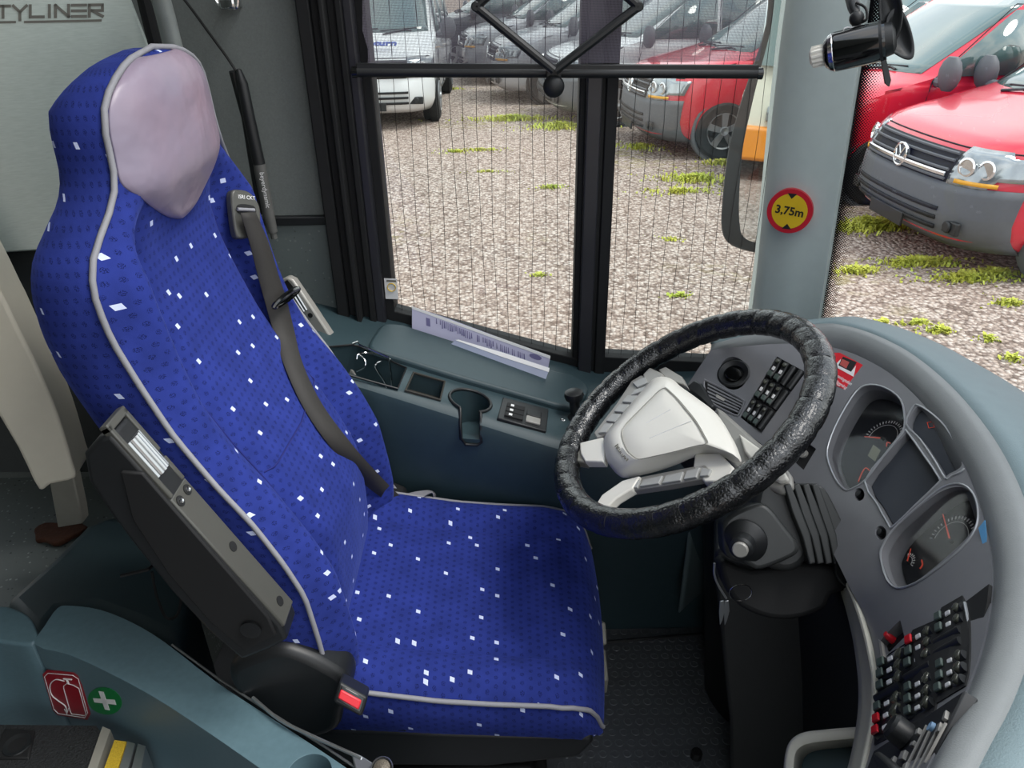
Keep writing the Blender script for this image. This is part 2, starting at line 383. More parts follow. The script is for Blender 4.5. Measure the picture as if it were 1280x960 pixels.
def van(name, label, cat, paint, front, yaw, hs=1.0, ls=1.0, extras=(), low='bumper', group=None):
    """front = ground point under the middle of the nose; yaw = way it faces"""
    t = thing(name, label, cat, front, group); t.rotation_euler = (0, 0, yaw)
    def add(nm, mb, m, par=None, **k):
        for i, p in enumerate(mb.v): mb.v[i] = V(((p.x-2.47)*ls, p.y, p.z*hs))
        for q in (par or t,): pass
        ORG[(par or t).name] = V((0, 0, 0))
        return build(nm, mb, m, par or t, **k)
    us = [math.sin(PI*(i/24-.5)) for i in range(25)]
    b = MB(); rows = []
    zs = [.22, .26, .3, .37, .45, .55, .62, .7, .78, .86, .92, .96, 1.0, 1.03, 1.06, 1.09, 1.12, 1.15, 1.18, 1.2, 1.22, 1.3, 1.45, 1.6, 1.7, 1.8, 1.86, 1.9, 1.93, 1.95, 1.97, 1.98, 1.985]
    for z in zs:
        w = interp(WID, z); r = [fx(z, u) for u in us]
        r += [V((x, w, z)) for x in (1.6 if z < 1.1 else .0, .8 if z < 1.1 else -.3, -.9, -1.6)]
        rc = .2; xr = -2.35+.12*max(0, z-1)
        r += [V((xr+rc*(1-math.sin(a)), (w-rc)*1+rc*math.cos(a), z)) for a in (0, .5, 1.1, PI/2)]
        r += [V((xr, 0, z))]
        r += [V((xr+rc*(1-math.sin(a)), -(w-rc)-rc*math.cos(a), z)) for a in (PI/2, 1.1, .5, 0)]
        r += [V((x, -w, z)) for x in (-1.6, -.9, -.3 if z >= 1.1 else .8, .0 if z >= 1.1 else 1.6)]
        rows.append(r)
    bb = b.grid(rows, cu=True); b.face(bb[0][::-1]); b.face(bb[-1])
    add('body', b, paint, smooth=50)
    def patch(z0, z1, u0, u1, off, nz=8, nu=16):
        return [[fx(z0+(z1-z0)*i/nz, u0+(u1-u0)*j/nu, off) for j in range(nu+1)] for i in range(nz+1)]
    m = MB(); m.grid(patch(1.22, 1.83, -.88, .88, .012)); add('windshield', m, M['vglass'], solid=.01)
    if low:
        m = MB(); m.grid(patch(.205, .71, -.99, .99, .016, 8, 30)); add('bumper', m, M[low], solid=.02)
    # lower intake slats, number plate recess
    m = MB()
    for z in (.36, .43, .50):
        m.grid(patch(z, z+.03, -.62, .62, .03, 1, 16))
    lg = add('lower_grille', m, M['black2'], solid=.012)
    m = MB(); m.grid(patch(.70, .93, -.60, .60, .012, 4, 16)); gr = add('grille', m, M['black2'], solid=.01)
    m = MB()
    for z in (.735, .80, .865, .915): m.tube([fx(z, -.58+1.16*i/14, .03) for i in range(15)], .012, 6)
    add('grille_slat', m, M['bumper'], gr)
    m = MB(); m.tube([fx(.765, -.58+1.16*i/14, .034) for i in range(15)], .013, 6, flat=1.4); add('chrome_strip', m, M['chrome'], gr)
    for s_ in (-1, 1):
        m = MB(); R_ = []
        for i in range(6):
            z = .705+.265*i/5
            R_.append([fx(z if j < 9 else z*.6+.4*.87, s_*(.60+.385*j/12), .016) for j in range(13)])
        m.grid(R_); hl = add('headlight', m, M['lamp'], solid=.012)
        m = MB()
        for u in (.70, .82): m.lathe([(.03, -.01), (.062, .0), (.07, .02), (.055, .024), (.05, .008), (.0, .008)], fx(.84, s_*u, .012), (1, s_*.35, .1), 16, cap=False)
        add('reflector', m, M['chrome'], hl)
        m = MB(); m.grid([[fx(.722+.03*i, s_*(.66+.06*j), .022) for j in range(5)] for i in range(2)]); add('indicator_lens', m, M['amber'], hl, solid=.006)
        m = MB(); m.box(fx(.40, s_*.74, .01), (.04, .2, .10)); m.lathe([(.045, 0), (.045, .03)], fx(.40, s_*.74, .01)+V((.01, 0, 0)), (1, 0, 0), 14)
        add('fog_lamp', m, M['black'], bevel=.01)
    # badge
    c = fx(.80, 0, .045); m = MB(); nrm = V((1, 0, .08)).normalized(); up = V((-.08, 0, 1)).normalized(); sd = up.cross(nrm)
    ring = [c+(sd*math.cos(a)+up*math.sin(a))*.085 for a in [2*PI*i/28 for i in range(28)]]
    m.tube(ring, .011, 6, closed=True)
    for st in ([(-.045, .068), (-.002, -.01 + .012), (.0, .004)], [(.045, .068), (.002, .002)], [(-.074, .03), (-.036, -.066), (0, -.002), (.036, -.066), (.074, .03)]):
        m.tube([c+sd*a+up*b_ for a, b_ in st], .0075, 5)
    m2 = MB(); m2.lathe([(.08, -.03), (.08, -.006)], c, nrm, 24)
    bd = add('badge', m, M['chrome']); add('badge_plate', m2, M['bumper'], bd)
    # number plate
    m = MB(); m.box(fx(.33, 0, .05), (.02, .50, .11)); add('plate_holder', m, M['black'], bevel=.005)
    # bonnet shut line + wipers
    m = MB(); m.tube([fx(.955, -.93+1.86*i/20, .004) for i in range(21)], .006, 5); add('bonnet_gap', m, M['black2'])
    for y0, y1 in ((-.55, -.02), (.05, .62)):
        m = MB(); m.tube([fx(1.2, y0+.1, .03), fx(1.25, y1-.1, .04), fx(1.235, y1, .035)], .012, 5); m.tube([fx(1.24, y0+.05, .03), fx(1.27, y1+.08, .035)], .008, 5); add('wiper', m, M['black'])
    # sides
    for s_ in (-1, 1):
        def sy(z, o=.008): return s_*(interp(WID, z)+o)
        def side(pts, o=.008): return [V((x, sy(z, o), z)) for x, z in pts]
        m = MB()
        m.poly(side([(1.12, 1.20), (.05, 1.20), (.05, 1.75), (.42, 1.75)])); m.poly(side([(-.02, 1.20), (-1.15, 1.20), (-1.15, 1.75), (-.02, 1.75)])); m.poly(side([(-1.22, 1.20), (-2.1, 1.20), (-2.05, 1.75), (-1.22, 1.75)]))
        add('side_window', m, M['vglass'], solid=.01)
        m = MB(); m.tube(side([(1.15, 1.17), (1.2, .9), (1.15, .4), (.1, .38), (0, 1.2), (.0, 1.78), (.42, 1.8), (1.15, 1.17)], .006), .005, 5); m.tube(side([(-1.18, .4), (-1.18, 1.8), (0, 1.8)], .006), .005, 5)
        add('door_gap', m, M['black2'])
        m = MB(); m.tube(side([(.15, 1.05), (.35, 1.06)], .03), .014, 6); add('door_handle', m, M['bumper'], bevel=0)
        m = MB(); m.ball(V((1.12, s_*1.13, 1.25)), .17, 14, (.5, .75, .95)); m.tube([V((1.1, s_*.92, 1.16)), V((1.12, s_*1.05, 1.16))], .045, 8); add('wing_mirror', m, M['bumper'] if paint != M['vdark'] else paint)
        for x in (1.5, -1.5):
            m = MB(); m.lathe([(.40, -.10), (.40, .015), (.37, .02), (.35, 0)], V((x, s_*.93, .345)), (0, s_, 0), 28, cap=False); add('wheel_arch', m, M['bumper'] if low else M['black2'])
            m = MB(); m.lathe([(.2, .060), (.22, .066), (.31, .070), (.345, .045), (.345, -.18), (.2, -.18)], V((x, s_*.90, .345)), (0, s_, 0), 28); wh = add('wheel', m, M['tyre'])
            m = MB(); m.lathe([(.0, .03), (.05, .05), (.06, .02)], V((x, s_*.95, .345)), (0, s_, 0), 14, cap=False); m.lathe([(.20, .03), (.215, .05), (.215, .01)], V((x, s_*.935, .345)), (0, s_, 0), 24, cap=False)
            for k in range(5):
                a = 2*PI*k/5+.3; d = V((math.cos(a), 0, math.sin(a))); q = V((x, s_*.985, .345)); w_ = V((-d.z, 0, d.x))*.03
                m.prism([q+d*.04-w_, q+d*.21-w_*1.4, q+d*.21+w_*1.4, q+d*.04+w_], V((0, -s_*.03, 0)))
            add('rim', m, M['rim'], wh)
    if 'grille_low' in extras: pass
    if 'text' in extras:
        text_o = text('lettering', 'c Return', V((2.12-2.47, 0.1, 1.13*hs)), V((0, 1, 0)), V((-.85, 0, .35)), .19, M['bluetext'], t, .004, bold=.008)
    return t
M['bluetext'] = mat('blue_print', '#2d4ba0', .4)
def at_yaw(o, nose, yaw): pass
v1 = P(1122, 192, z=GZ+.80)
A_ = van('van', 'large red van with dark bumper parked beside the windshield, badge in full view', 'van', M['vred'], (v1.x+.02, v1.y, GZ), PI+.08)
D_ = van('van', 'red van half hidden by the windshield pillar, behind the large red van', 'van', M['vred'], (2.62, 8.45, GZ), PI+.08)
Cn = V((1.60, 10.55, 0))
C_ = van('van', 'red van seen through the right half of the side window, below the blind bar', 'van', M['vred'], (Cn.x, Cn.y, GZ), PI+.10)
hp = P(672, 110, z=GZ+.78)
van('van', 'white van beside the window divider, seen just under the ball of the blind', 'van', M['vwhite'], (.55, 12.75, GZ), PI+.12)
van('van', 'silver van with slatted bumper, second from the white lettered van', 'van', M['vsilver'], (-.35, 14.95, GZ), PI+.12, low=None)
van('van', 'pale grey van with dark grille, standing right beside the white lettered van', 'van', M['vsilver'], (-1.0, 17.4, GZ), PI+.12, low=None)
van('van', 'dark grey van at the rear of the row, above the dark gap', 'van', M['vdark'], (-2.2, 19.8, GZ), PI+.12)
van('van', 'white van with blue lettering on its bonnet, left end of the window', 'van', M['vwhite'], (-2.05, 11.9, GZ), -PI/2, extras=('text',), hs=1.05, low=None)
van('van', 'dark van parked behind the white lettered van', 'van', M['vdark'], (-6.6, 16, GZ), -PI/2)
van('van', 'red van behind the middle red van, under the top of the frame', 'van', M['vred'], (8.3, 12.8, GZ), PI+.12)
van('van', 'dark van behind the middle red van, over its bonnet', 'van', M['vdark'], (7.2, 15.2, GZ), PI+.12)
# ================================================================== BUS SHELL
YW = 1.65
def bx(name, a, b, m, kind='structure', parent=None, **k):
    mb = MB(); mb.bb(a, b); o = build(name, mb, m, parent, **k)
    if kind and parent is None: o['kind'] = kind
    return o
M['wallf'] = mat('dark_wall_fabric', '#767b79', .9, var=.18, vs=300, bump=.6, bs=900, bdist=.0006)
def speck(name, base, rough=.6):
    m = mat(name, base, rough, bump=.3, bs=300, bdist=.0006); t = m.node_tree; b = t.nodes['Principled BSDF']
    tc = nd(t, 'ShaderNodeTexCoord'); vo = nd(t, 'ShaderNodeTexVoronoi', Scale=95.0); t.links.new(tc.outputs['Object'], vo.inputs['Vector'])
    sp = nd(t, 'ShaderNodeSeparateColor'); t.links.new(vo.outputs['Color'], sp.inputs[0])
    f = mathn(t, 'MULTIPLY', mathn(t, 'LESS_THAN', vo.outputs['Distance'], .26), mathn(t, 'GREATER_THAN', sp.outputs[0], .45))
    col = mixc(t, sp.outputs[1], lin('#1b2020'), lin('#9aa3a0'))
    c = mixc(t, f, lin(base), col); t.links.new(c, b.inputs['Base Color']); return m
M['speck'] = speck('speckled_lino', '#626a69')
# floor of the driver's place, rubber with raised studs
mb = MB(); mb.bb((-.75, -.2, -.04), (1.3, 1.66, 0))
st = MB()
for i in range(44):
    for j in range(44):
        x = .0+i*.0262; y = .42+j*.0262
        if y > 1.40 or x > .95: continue
        mb.lathe([(.0098, 0), (.0088, .0016), (.0072, .0016), (.0066, .0009)], (x+(.0131 if j % 2 else 0), y, 0), (0, 0, 1), 12)
M['studs'] = mat('studded_rubber', '#5c5f63', .38, var=.35, vs=9, bump=.4, bs=500, bdist=.0005)
struct('floor', mb, M['studs'], smooth=30)
mb = MB(); mb.bb((-2.4, .95, .0), (-.74, 1.66, .33)); o = struct('floor', mb, M['speck'], bevel=.01)
# side wall
bx('wall_left', (-1.6, YW-.005, .2), (-.39, YW+.1, 2.2), M['wallf'])
bx('wall_left', (-.39, YW+.0, -.05), (.62, YW+.12, .60), M['black2'])
zt = lambda: 0
a_ = P(385, 275, Y=YW-.02); 
bx('trim_1', (-1.2, YW-.022, a_.z-.012), (-.385, YW-.006, a_.z+.008), M['black'], bevel=.003)
bx('wall_left', (-1.3, YW-.014, .60), (-.385, YW-.0055, a_.z-.012), M['speck'])
# black ribbed pillar left of the window
for k, (xa, xb, yy) in enumerate(((-.398, -.372, -.045), (-.374, -.352, -.03), (-.354, -.343, -.055), (-.345, -.325, -.02), (-.327, -.313, -.035))):
    bx('trim_2', (xa, YW+yy, .55), (xb, YW+.05, 2.2), M['black2'], bevel=.003)
M['pillar'] = mat('satin_black', '#2b2b30', .35, bump=.1)
bx('trim_3', (-.316, YW-.028, .55), (-.292, YW+.06, 2.2), M['pillar'], bevel=.006)
bx('trim_4', (-.294, YW-.006, .55), (-.273, YW+.06, 2.2), M['black2'], bevel=.003)
# divider
for xa, xb, yy, mm in ((.148, .163, 0, 'black2'), (.161, .192, -.022, 'pillar'), (.190, .203, -.008, 'black2'), (.201, .226, -.014, 'black2')):
    bx('trim_5', (xa, YW+yy, .5), (xb, YW+.05, 2.2), M[mm], bevel=.003)
# sloping lower frame of both panes
def zc(x): return .771-.30*(x+.3)
for xa, xb in ((-.30, .17), (.20, .66)):
    m = MB()
    m.prism([V((xa, YW-.004, zc(xa)-.12)), V((xb, YW-.004, zc(xb)-.12 if xb < .3 else .62-.12)), V((xb, YW-.004, (zc(xb)+.02) if xb < .3 else .625)), V((xa, YW-.004, (zc(xa)+.025) if xa < .1 else .66))], (0, .05, 0))
    struct('trim_6', m, M['black2'], bevel=.002)
def pane(name, xa, xb, n, kind='structure'):
    mb = MB(); mb.bb((xa, YW+.018, .55), (xb, YW+.022, 2.2)); w = struct(name, mb, M['glass'], smooth=0)
    m = MB()
    for i in range(n):
        x = xa+(xb-xa)*(i+.5)/n
        m.tube([(x+.004*math.sin(z*9+i), YW+.016, z) for z in (.55, .8, 1.0, 1.2, 1.45, 1.8, 2.2)], .00055, 4)
    build('heating_wire', m, M['black2'], w); return w
pane('window_1', -.275, .150, 15); pane('window_2', .224, .66, 15)
# front corner pillar
m = MB(); rows = []
M['apil'] = mat('grey_green_pillar', '#c6d1cd', .5, var=.05, bump=.4, bs=700, bdist=.0005)
for y_, xs in ((-40, (988, 1040, 1097)), (0, (985, 1035, 1089)), (60, (977, 1029, 1082)), (160, (966, 1019, 1066)), (260, (956, 1010, 1050)), (340, (948, 1003, 1038)), (420, (938, 995, 1025)), (520, (925, 985, 1005))):
    a = P(xs[0], y_, Y=YW-.01); b = P(xs[0]+12, y_, Y=YW-.045); c = P(xs[1]-8, y_, Y=YW-.085); c2 = P(xs[1]+8, y_, Y=YW-.10); d = P(xs[2]-6, y_, Y=YW-.13); e = P(xs[2], y_, Y=YW-.10)
    rows.append([a, b, c, c2, d, e, e+V((.02, .10, 0)), a+V((.02, .10, 0))])
rows.insert(0, [a+(a-b)*((2.2-a.z)/max(.01, a.z-b.z)) for a, b in zip(rows[0], rows[2])])
m.grid(rows, cu=True, flip=True); struct('trim_7', m, M['apil'], smooth=40)
# windshield
WS = [(.655, 1.56), (.74, 1.50), (.86, 1.36), (.97, 1.15), (1.04, .90), (1.08, .6), (1.10, .2), (1.08, -.4), (1.0, -.9)]
ws = cr([(a, b, 0) for a, b in WS], 5)
def frit():
    m = bpy.data.materials.new('windshield_glass'); m.use_nodes = True; t = m.node_tree; t.nodes.clear(); L = t.links
    o = nd(t, 'ShaderNodeOutputMaterial'); tr = nd(t, 'ShaderNodeBsdfTransparent'); tr.inputs[0].default_value = (.95, .975, .965, 1)
    g = nd(t, 'ShaderNodeBsdfGlossy', Roughness=0.0); fr = nd(t, 'ShaderNodeFresnel', IOR=1.45)
    mx = nd(t, 'ShaderNodeMixShader'); L.new(fr.outputs[0], mx.inputs[0]); L.new(tr.outputs[0], mx.inputs[1]); L.new(g.outputs[0], mx.inputs[2])
    uv = nd(t, 'ShaderNodeUVMap', uv_map='uv'); sp = nd(t, 'ShaderNodeSeparateXYZ'); L.new(uv.outputs[0], sp.inputs[0])
    u, v = sp.outputs[0], sp.outputs[1]
    du = mathn(t, 'SUBTRACT', mathn(t, 'FRACT', mathn(t, 'MULTIPLY', mathn(t, 'ADD', u, v), 180)), .5)
    dv = mathn(t, 'SUBTRACT', mathn(t, 'FRACT', mathn(t, 'MULTIPLY', mathn(t, 'SUBTRACT', u, v), 180)), .5)
    r = mathn(t, 'SQRT', mathn(t, 'ADD', mathn(t, 'MULTIPLY', du, du), mathn(t, 'MULTIPLY', dv, dv)))
    size = mathn(t, 'MULTIPLY', mathn(t, 'SUBTRACT', .082, u), 14)   # dots shrink away from the edge
    f = mathn(t, 'MAXIMUM', mathn(t, 'LESS_THAN', r, size), mathn(t, 'LESS_THAN', u, .036))
    bk = nd(t, 'ShaderNodeBsdfDiffuse'); bk.inputs[0].default_value = (.006, .006, .007, 1)
    m2 = nd(t, 'ShaderNodeMixShader'); L.new(f, m2.inputs[0]); L.new(mx.outputs[0], m2.inputs[1]); L.new(bk.outputs[0], m2.inputs[2])
    L.new(m2.outputs[0], o.inputs[0]); return m
m = MB(); zs = [.70, 1.1, 1.5, 2.2]; L_ = [0]
for a, b in zip(ws, ws[1:]): L_.append(L_[-1]+(b-a).length)
top = -.05
m.grid([[V((p.x+(z-.7)*(-.02), p.y, z)) for p in ws] for z in zs], uv=[[(l, z) for l in L_] for z in zs])
struct('window_3', m, frit(), smooth=60)
# unseen ceiling over the rear, cut back for daylight, roof rail above the panes
bx('ceiling', (-2.4, -.2, 2.2), (-.05, 1.8, 2.25), M['apil'])

# brushed partition behind the seat with the model name
YP = 1.50
pl = (V((-.66, YP, 0)), V((.5, -.87, 0)).normalized())
m = MB(); m.slab([(-420, -60), (152, -60), (163, -4), (178, 35), (194, 76), (215, 140), (250, 300), (-200, 330)], pl, .03)
pt = struct('wall_rear', m, M['brushed'], bevel=.004)
m = MB(); m.slab([(-420, 250), (245, 240), (305, 590), (-420, 590)], (V((-.66, YP+.05, 0)), V((.5, -.87, 0)).normalized()), .03); struct('wall_rear', m, mat('partition_shade', '#2c3030', .9, var=.2, vs=200, bump=.5, bs=800))  # dark panel paints in the shade on the lower silver partition
M['engr'] = mat('dark_engraving', '#6c6a62', .5)
lt = MB()
def stroke_word(word, x0, y0, w, h, gap, slope, mbb, plane, th=3.6, dep=.003):
    """angular capital letters drawn as bars on the plane"""
    G = {'C': [[(1, 0), (0, 0), (0, 1), (1, 1)]], 'I': [[(.5, 0), (.5, 1)]], 'T': [[(0, 0), (1, 0)], [(.5, 0), (.5, 1)]], 'Y': [[(0, 0), (.5, .55), (1, 0)], [(.5, .55), (.5, 1.25)]],
         'L': [[(0, 0), (0, 1), (1, 1)]], 'N': [[(0, 1), (0, 0), (1, 1), (1, 0)]], 'E': [[(0, 0), (1, 0)], [(0, .5), (1, .5)], [(0, 1), (1, 1)]], 'R': [[(0, 1), (0, 0), (1, 0), (1, .5), (.2, .5), (1, 1)]]}
    x = x0
    for ch in word:
        ww = w*(.35 if ch == 'I' else 1)
        for st_ in G[ch]:
            for (a, b), (c, d) in zip(st_, st_[1:]):
                A = (x+a*ww, y0+b*h+slope*(x+a*ww-x0)); B = (x+c*ww, y0+d*h+slope*(x+c*ww-x0))
                dx, dy = B[0]-A[0], B[1]-A[1]; l = math.hypot(dx, dy); ux, uy = dx/l*th/2, dy/l*th/2
                q = [(A[0]-ux-uy, A[1]-uy+ux), (B[0]+ux-uy, B[1]+uy+ux), (B[0]+ux+uy, B[1]+uy-ux), (A[0]-ux+uy, A[1]-uy-ux)]
                pts = [P(i, j, pl=plane)+plane[1]*dep for i, j in q]; mbb.prism(pts, -plane[1]*dep*.9)
        x += ww+gap
stroke_word('CITYLINER', -36, 8, 16.3, 14, 4.8, -.012, lt, pl)
lt.prism([P(x, y, pl=pl)+pl[1]*.002 for x, y in [(-60, 27), (20, 26), (20, 29), (-60, 30)]], -pl[1]*.002)
lt.prism([P(x, y, pl=pl)+pl[1]*.002 for x, y in [(30, 26), (127, 24), (127, 27), (30, 29)]], -pl[1]*.002)
build('lettering', lt, M['engr'], pt, smooth=0)
# grey grab pole
m = MB(); m.tube([P(190, -40, Y=1.40), P(207, 20, Y=1.42), P(222, 80, Y=1.44), P(262, 240, Y=1.47), P(300, 420, Y=1.5)], .0155, 18)
tag(build('grab_pole', m, mat('grey_pole_paint', '#8f9593', .3, .2)), 'grey metal grab pole rising behind the seat headrest', 'pole')
m = MB(); m.tube([P(173, -30, Y=1.46), P(190, 40, Y=1.47), P(208, 110, Y=1.48), P(250, 300, Y=1.50)], .012, 10)
o = struct('trim_8', m, M['black2'])
# cable and microphone stalk on the wall
w = thing('gooseneck_microphone', 'thin black microphone stalk with white lettering and cable on the dark wall', 'microphone', P(310, 200, Y=1.56))
m = MB(); m.tube(cr([P(226, -6, Y=1.60), P(240, 12, Y=1.60), P(262, 42, Y=1.58), P(284, 72, Y=1.56), P(297, 92, Y=1.55)], 5), .0026, 8); build('cable', m, M['rubber'], w)
ms = [P(298, 88, Y=1.55), P(303, 105, Y=1.55), P(312, 150, Y=1.55), P(324, 205, Y=1.55), P(336, 270, Y=1.55), P(342, 300, Y=1.55)]
m = MB(); m.tube([P(297, 86, Y=1.55)]+ms[:1]+ms[1:4], [.003, .006, .0105, .0115, .0120], 16); m.tube([ms[0]+V((-.012, .01, -.002)), ms[2]+V((-.012, .02, 0)), ms[4]+V((-.02, .02, 0))], .010, 8)
build('stalk', m, M['black'], w)
m = MB(); m.tube(ms[3:5]+[P(341, 290, Y=1.55)], [.0122, .012, .010], 16); m.tube([P(341, 290, Y=1.55), P(343, 298, Y=1.55)], .007, 10); sl = build('sleeve', m, mat('dark_grey_sleeve', '#5a5a58', .4), w)
r_ = (ms[4]-ms[3]).normalized(); text('lettering', 'beyerdynamic', P(331, 238, Y=1.532), r_, V((1, 0, 0)), .013, M['white'], sl, .0003)
# bright coat hook
w = thing('coat_hook', 'small chrome coat hook at the top of the dark wall', 'hook', P(285, 2, Y=1.6))
m = MB(); m.tube(cr([P(266, -14, Y=1.6), P(270, 0, Y=1.6), P(278, 8, Y=1.6), P(292, 10, Y=1.6), P(297, 6, Y=1.6), P(297, -14, Y=1.6)], 4), .004, 8); build('hook', m, M['chrome'], w)
m = MB(); m.box(P(288, 4, Y=1.62), (.03, .05, .02)); build('base', m, M['chrome'], w, bevel=.004)
# beige seat shell far left with its rusty leg
w = thing('seat_shell', 'beige plastic seat shell on a grey leg, cut by the left frame edge', 'seat', P(60, 600, Y=1.22))
M['beige'] = mat('beige_plastic', '#d6d1c1', .45, var=.04, bump=.15, bs=900)
M['beiged'] = mat('darker_beige_plastic', '#b5b0a2', .5)  # darker beige for the shell's side cover
pl2 = (V((0, 1.20, 0)), V((.25, -.95, .15)).normalized())
m = MB(); m.slab(cr2([(-40, 300), (0, 365), (22, 410), (48, 462), (72, 520), (90, 580), (93, 598), (62, 606), (48, 612), (22, 560), (-40, 440)], 3, True), pl2, .10); build('shell', m, M['beige'], w, bevel=.012, seg=3)
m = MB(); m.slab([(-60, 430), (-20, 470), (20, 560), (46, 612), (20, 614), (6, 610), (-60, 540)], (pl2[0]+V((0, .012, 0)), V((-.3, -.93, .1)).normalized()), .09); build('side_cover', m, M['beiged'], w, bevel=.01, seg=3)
m = MB(); m.slab([(60, 596), (90, 590), (101, 640), (103, 655), (72, 660)], (V((0, 1.26, 0)), V((0, -1, 0))), .03); build('leg', m, M['greyp'], w, bevel=.003)
M['rust'] = mat('rusty_steel', '#4a2a1a', .9, var=.5, vs=60, bump=1, bs=120, bdist=.003)
m = MB(); rr = []
cc = P(75, 668, z=.335)
for i in range(26):
    a = 2*PI*i/26; rr.append(cc+V((math.cos(a)*.058*(1+.15*math.sin(3*a)), math.sin(a)*.04*(1+.2*math.cos(5*a)), 0)))
m.prism(rr, (0, 0, .012)); o = build('foot', m, M['rust'], w, bevel=.003); o['label'] = 'rusted foot plate'

# ------------------------------------------------------------------ roller blind
YB = 1.575
w = thing('sun_blind', 'black mesh roller blind pulled down over the top of the side window', 'blind', P(692, 90, Y=YB))
def meshmat():
    m = bpy.data.materials.new('blind_mesh'); m.use_nodes = True; t = m.node_tree; t.nodes.clear(); L = t.links
    o = nd(t, 'ShaderNodeOutputMaterial'); tr = nd(t, 'ShaderNodeBsdfTransparent'); d = nd(t, 'ShaderNodeBsdfDiffuse'); d.inputs[0].default_value = lin('#77727c')
    uv = nd(t, 'ShaderNodeUVMap', uv_map='uv'); sp = nd(t, 'ShaderNodeSeparateXYZ'); L.new(uv.outputs[0], sp.inputs[0])
    a = mathn(t, 'LESS_THAN', mathn(t, 'FRACT', mathn(t, 'MULTIPLY', sp.outputs[0], 520)), .66)
    b = mathn(t, 'LESS_THAN', mathn(t, 'FRACT', mathn(t, 'MULTIPLY', sp.outputs[1], 520)), .66)
    mx = nd(t, 'ShaderNodeMixShader'); L.new(mathn(t, 'MULTIPLY', a, b), mx.inputs[0]); L.new(d.outputs[0], mx.inputs[1]); L.new(tr.outputs[0], mx.inputs[2]); L.new(mx.outputs[0], o.inputs[0]); return m
bl, br = P(452, 84, Y=YB), P(948, 84, Y=YB)
m = MB(); R2 = []; U2 = []
for i in range(22):
    z = bl.z+(2.0-bl.z)*i/21; row = []; u_ = []
    for j in range(41):
        x = bl.x+.012+(br.x-bl.x-.012)*j/40
        if j == 0: x += .004*math.sin(i*2.1)
        row.append(V((x, YB+.002*math.sin(j*.9), z))); u_.append((x, z))
    R2.append(row); U2.append(u_)
m.grid(R2, uv=U2); mesh = build('mesh_sheet', m, meshmat(), w, smooth=60)
m = MB(); a, b = P(443, 90, Y=YB), P(950, 92, Y=YB); m.tube([a, b], .0095, 16); m.prism([a+V((.005, -.006, .004)), b+V((-.005, -.006, .004)), b+V((-.005, -.006, .016)), a+V((.005, -.006, .016))], (0, .010, 0)); build('bottom_bar', m, M['black'], w, bevel=.002)
for q in (a, b):
    m = MB(); m.lathe([(.0105, -.006), (.011, .004), (.006, .006)], q, (1 if q is b else -1, 0, 0), 16); build('end_cap', m, M['gloss'], w)
m = MB(); kp = P(692, 108, Y=YB-.02); m.ball(kp, .021, 20, (1, .6, 1)); m.box(P(692, 96, Y=YB-.012), (.026, .012, .03)); build('pull_knob', m, M['black'], w)
pts = [P(*q, Y=YB-.035) for q in ((692, 88), (595, 8), (680, -70))]; pts2 = [P(*q, Y=YB-.028) for q in ((694, 88), (798, 8), (712, -70))]
for k, pp in enumerate((pts, pts2)):
    for i in range(2):
        m = MB(); m.tube([pp[i], pp[i+1]], .0085, 10); build('scissor_arm', m, M['black'], w)
    m = MB(); m.lathe([(.009, -.006), (.009, .008)], pp[1], (0, -1, 0), 14); build('pivot', m, M['black'], w, bevel=.002)
# ------------------------------------------------------------------ exterior mirror
w = thing('bus_mirror', 'tall black outside mirror of the bus seen through the right pane', 'mirror', P(940, 200, Y=2.0))
gp = P(945, 190, Y=2.0)
tgt = V((-7.0, 4.6, -.2))
n_ = ((CAM-gp).normalized()+(tgt-gp).normalized()).normalized(); mp_ = (gp, n_)
out = cr2([(968, -60), (955, 30), (936, 90), (920, 140), (908, 190), (901, 250), (900, 285), (908, 304), (930, 314), (960, 318), (1010, 318), (1030, 150), (1035, -60)], 4, True)
inn = cr2([(980, -60), (967, 30), (952, 90), (940, 140), (930, 190), (926, 250), (927, 282), (932, 296), (950, 303), (1002, 305), (1020, 150), (1025, -60)], 4, True)
mb = MB(); mb.slab(out, mp_, .07); hs_ = build('housing', mb, M['black'], w, bevel=.01, seg=3)
M['mirrorm'] = mat('mirror_silver', '#d8dcdc', .02, 1.0, var=0)
mb = MB(); mb.prism([P(x, y, pl=mp_)+n_*.006 for x, y in inn], -n_*.004); build('mirror_glass', mb, M['mirrorm'], w, smooth=0)
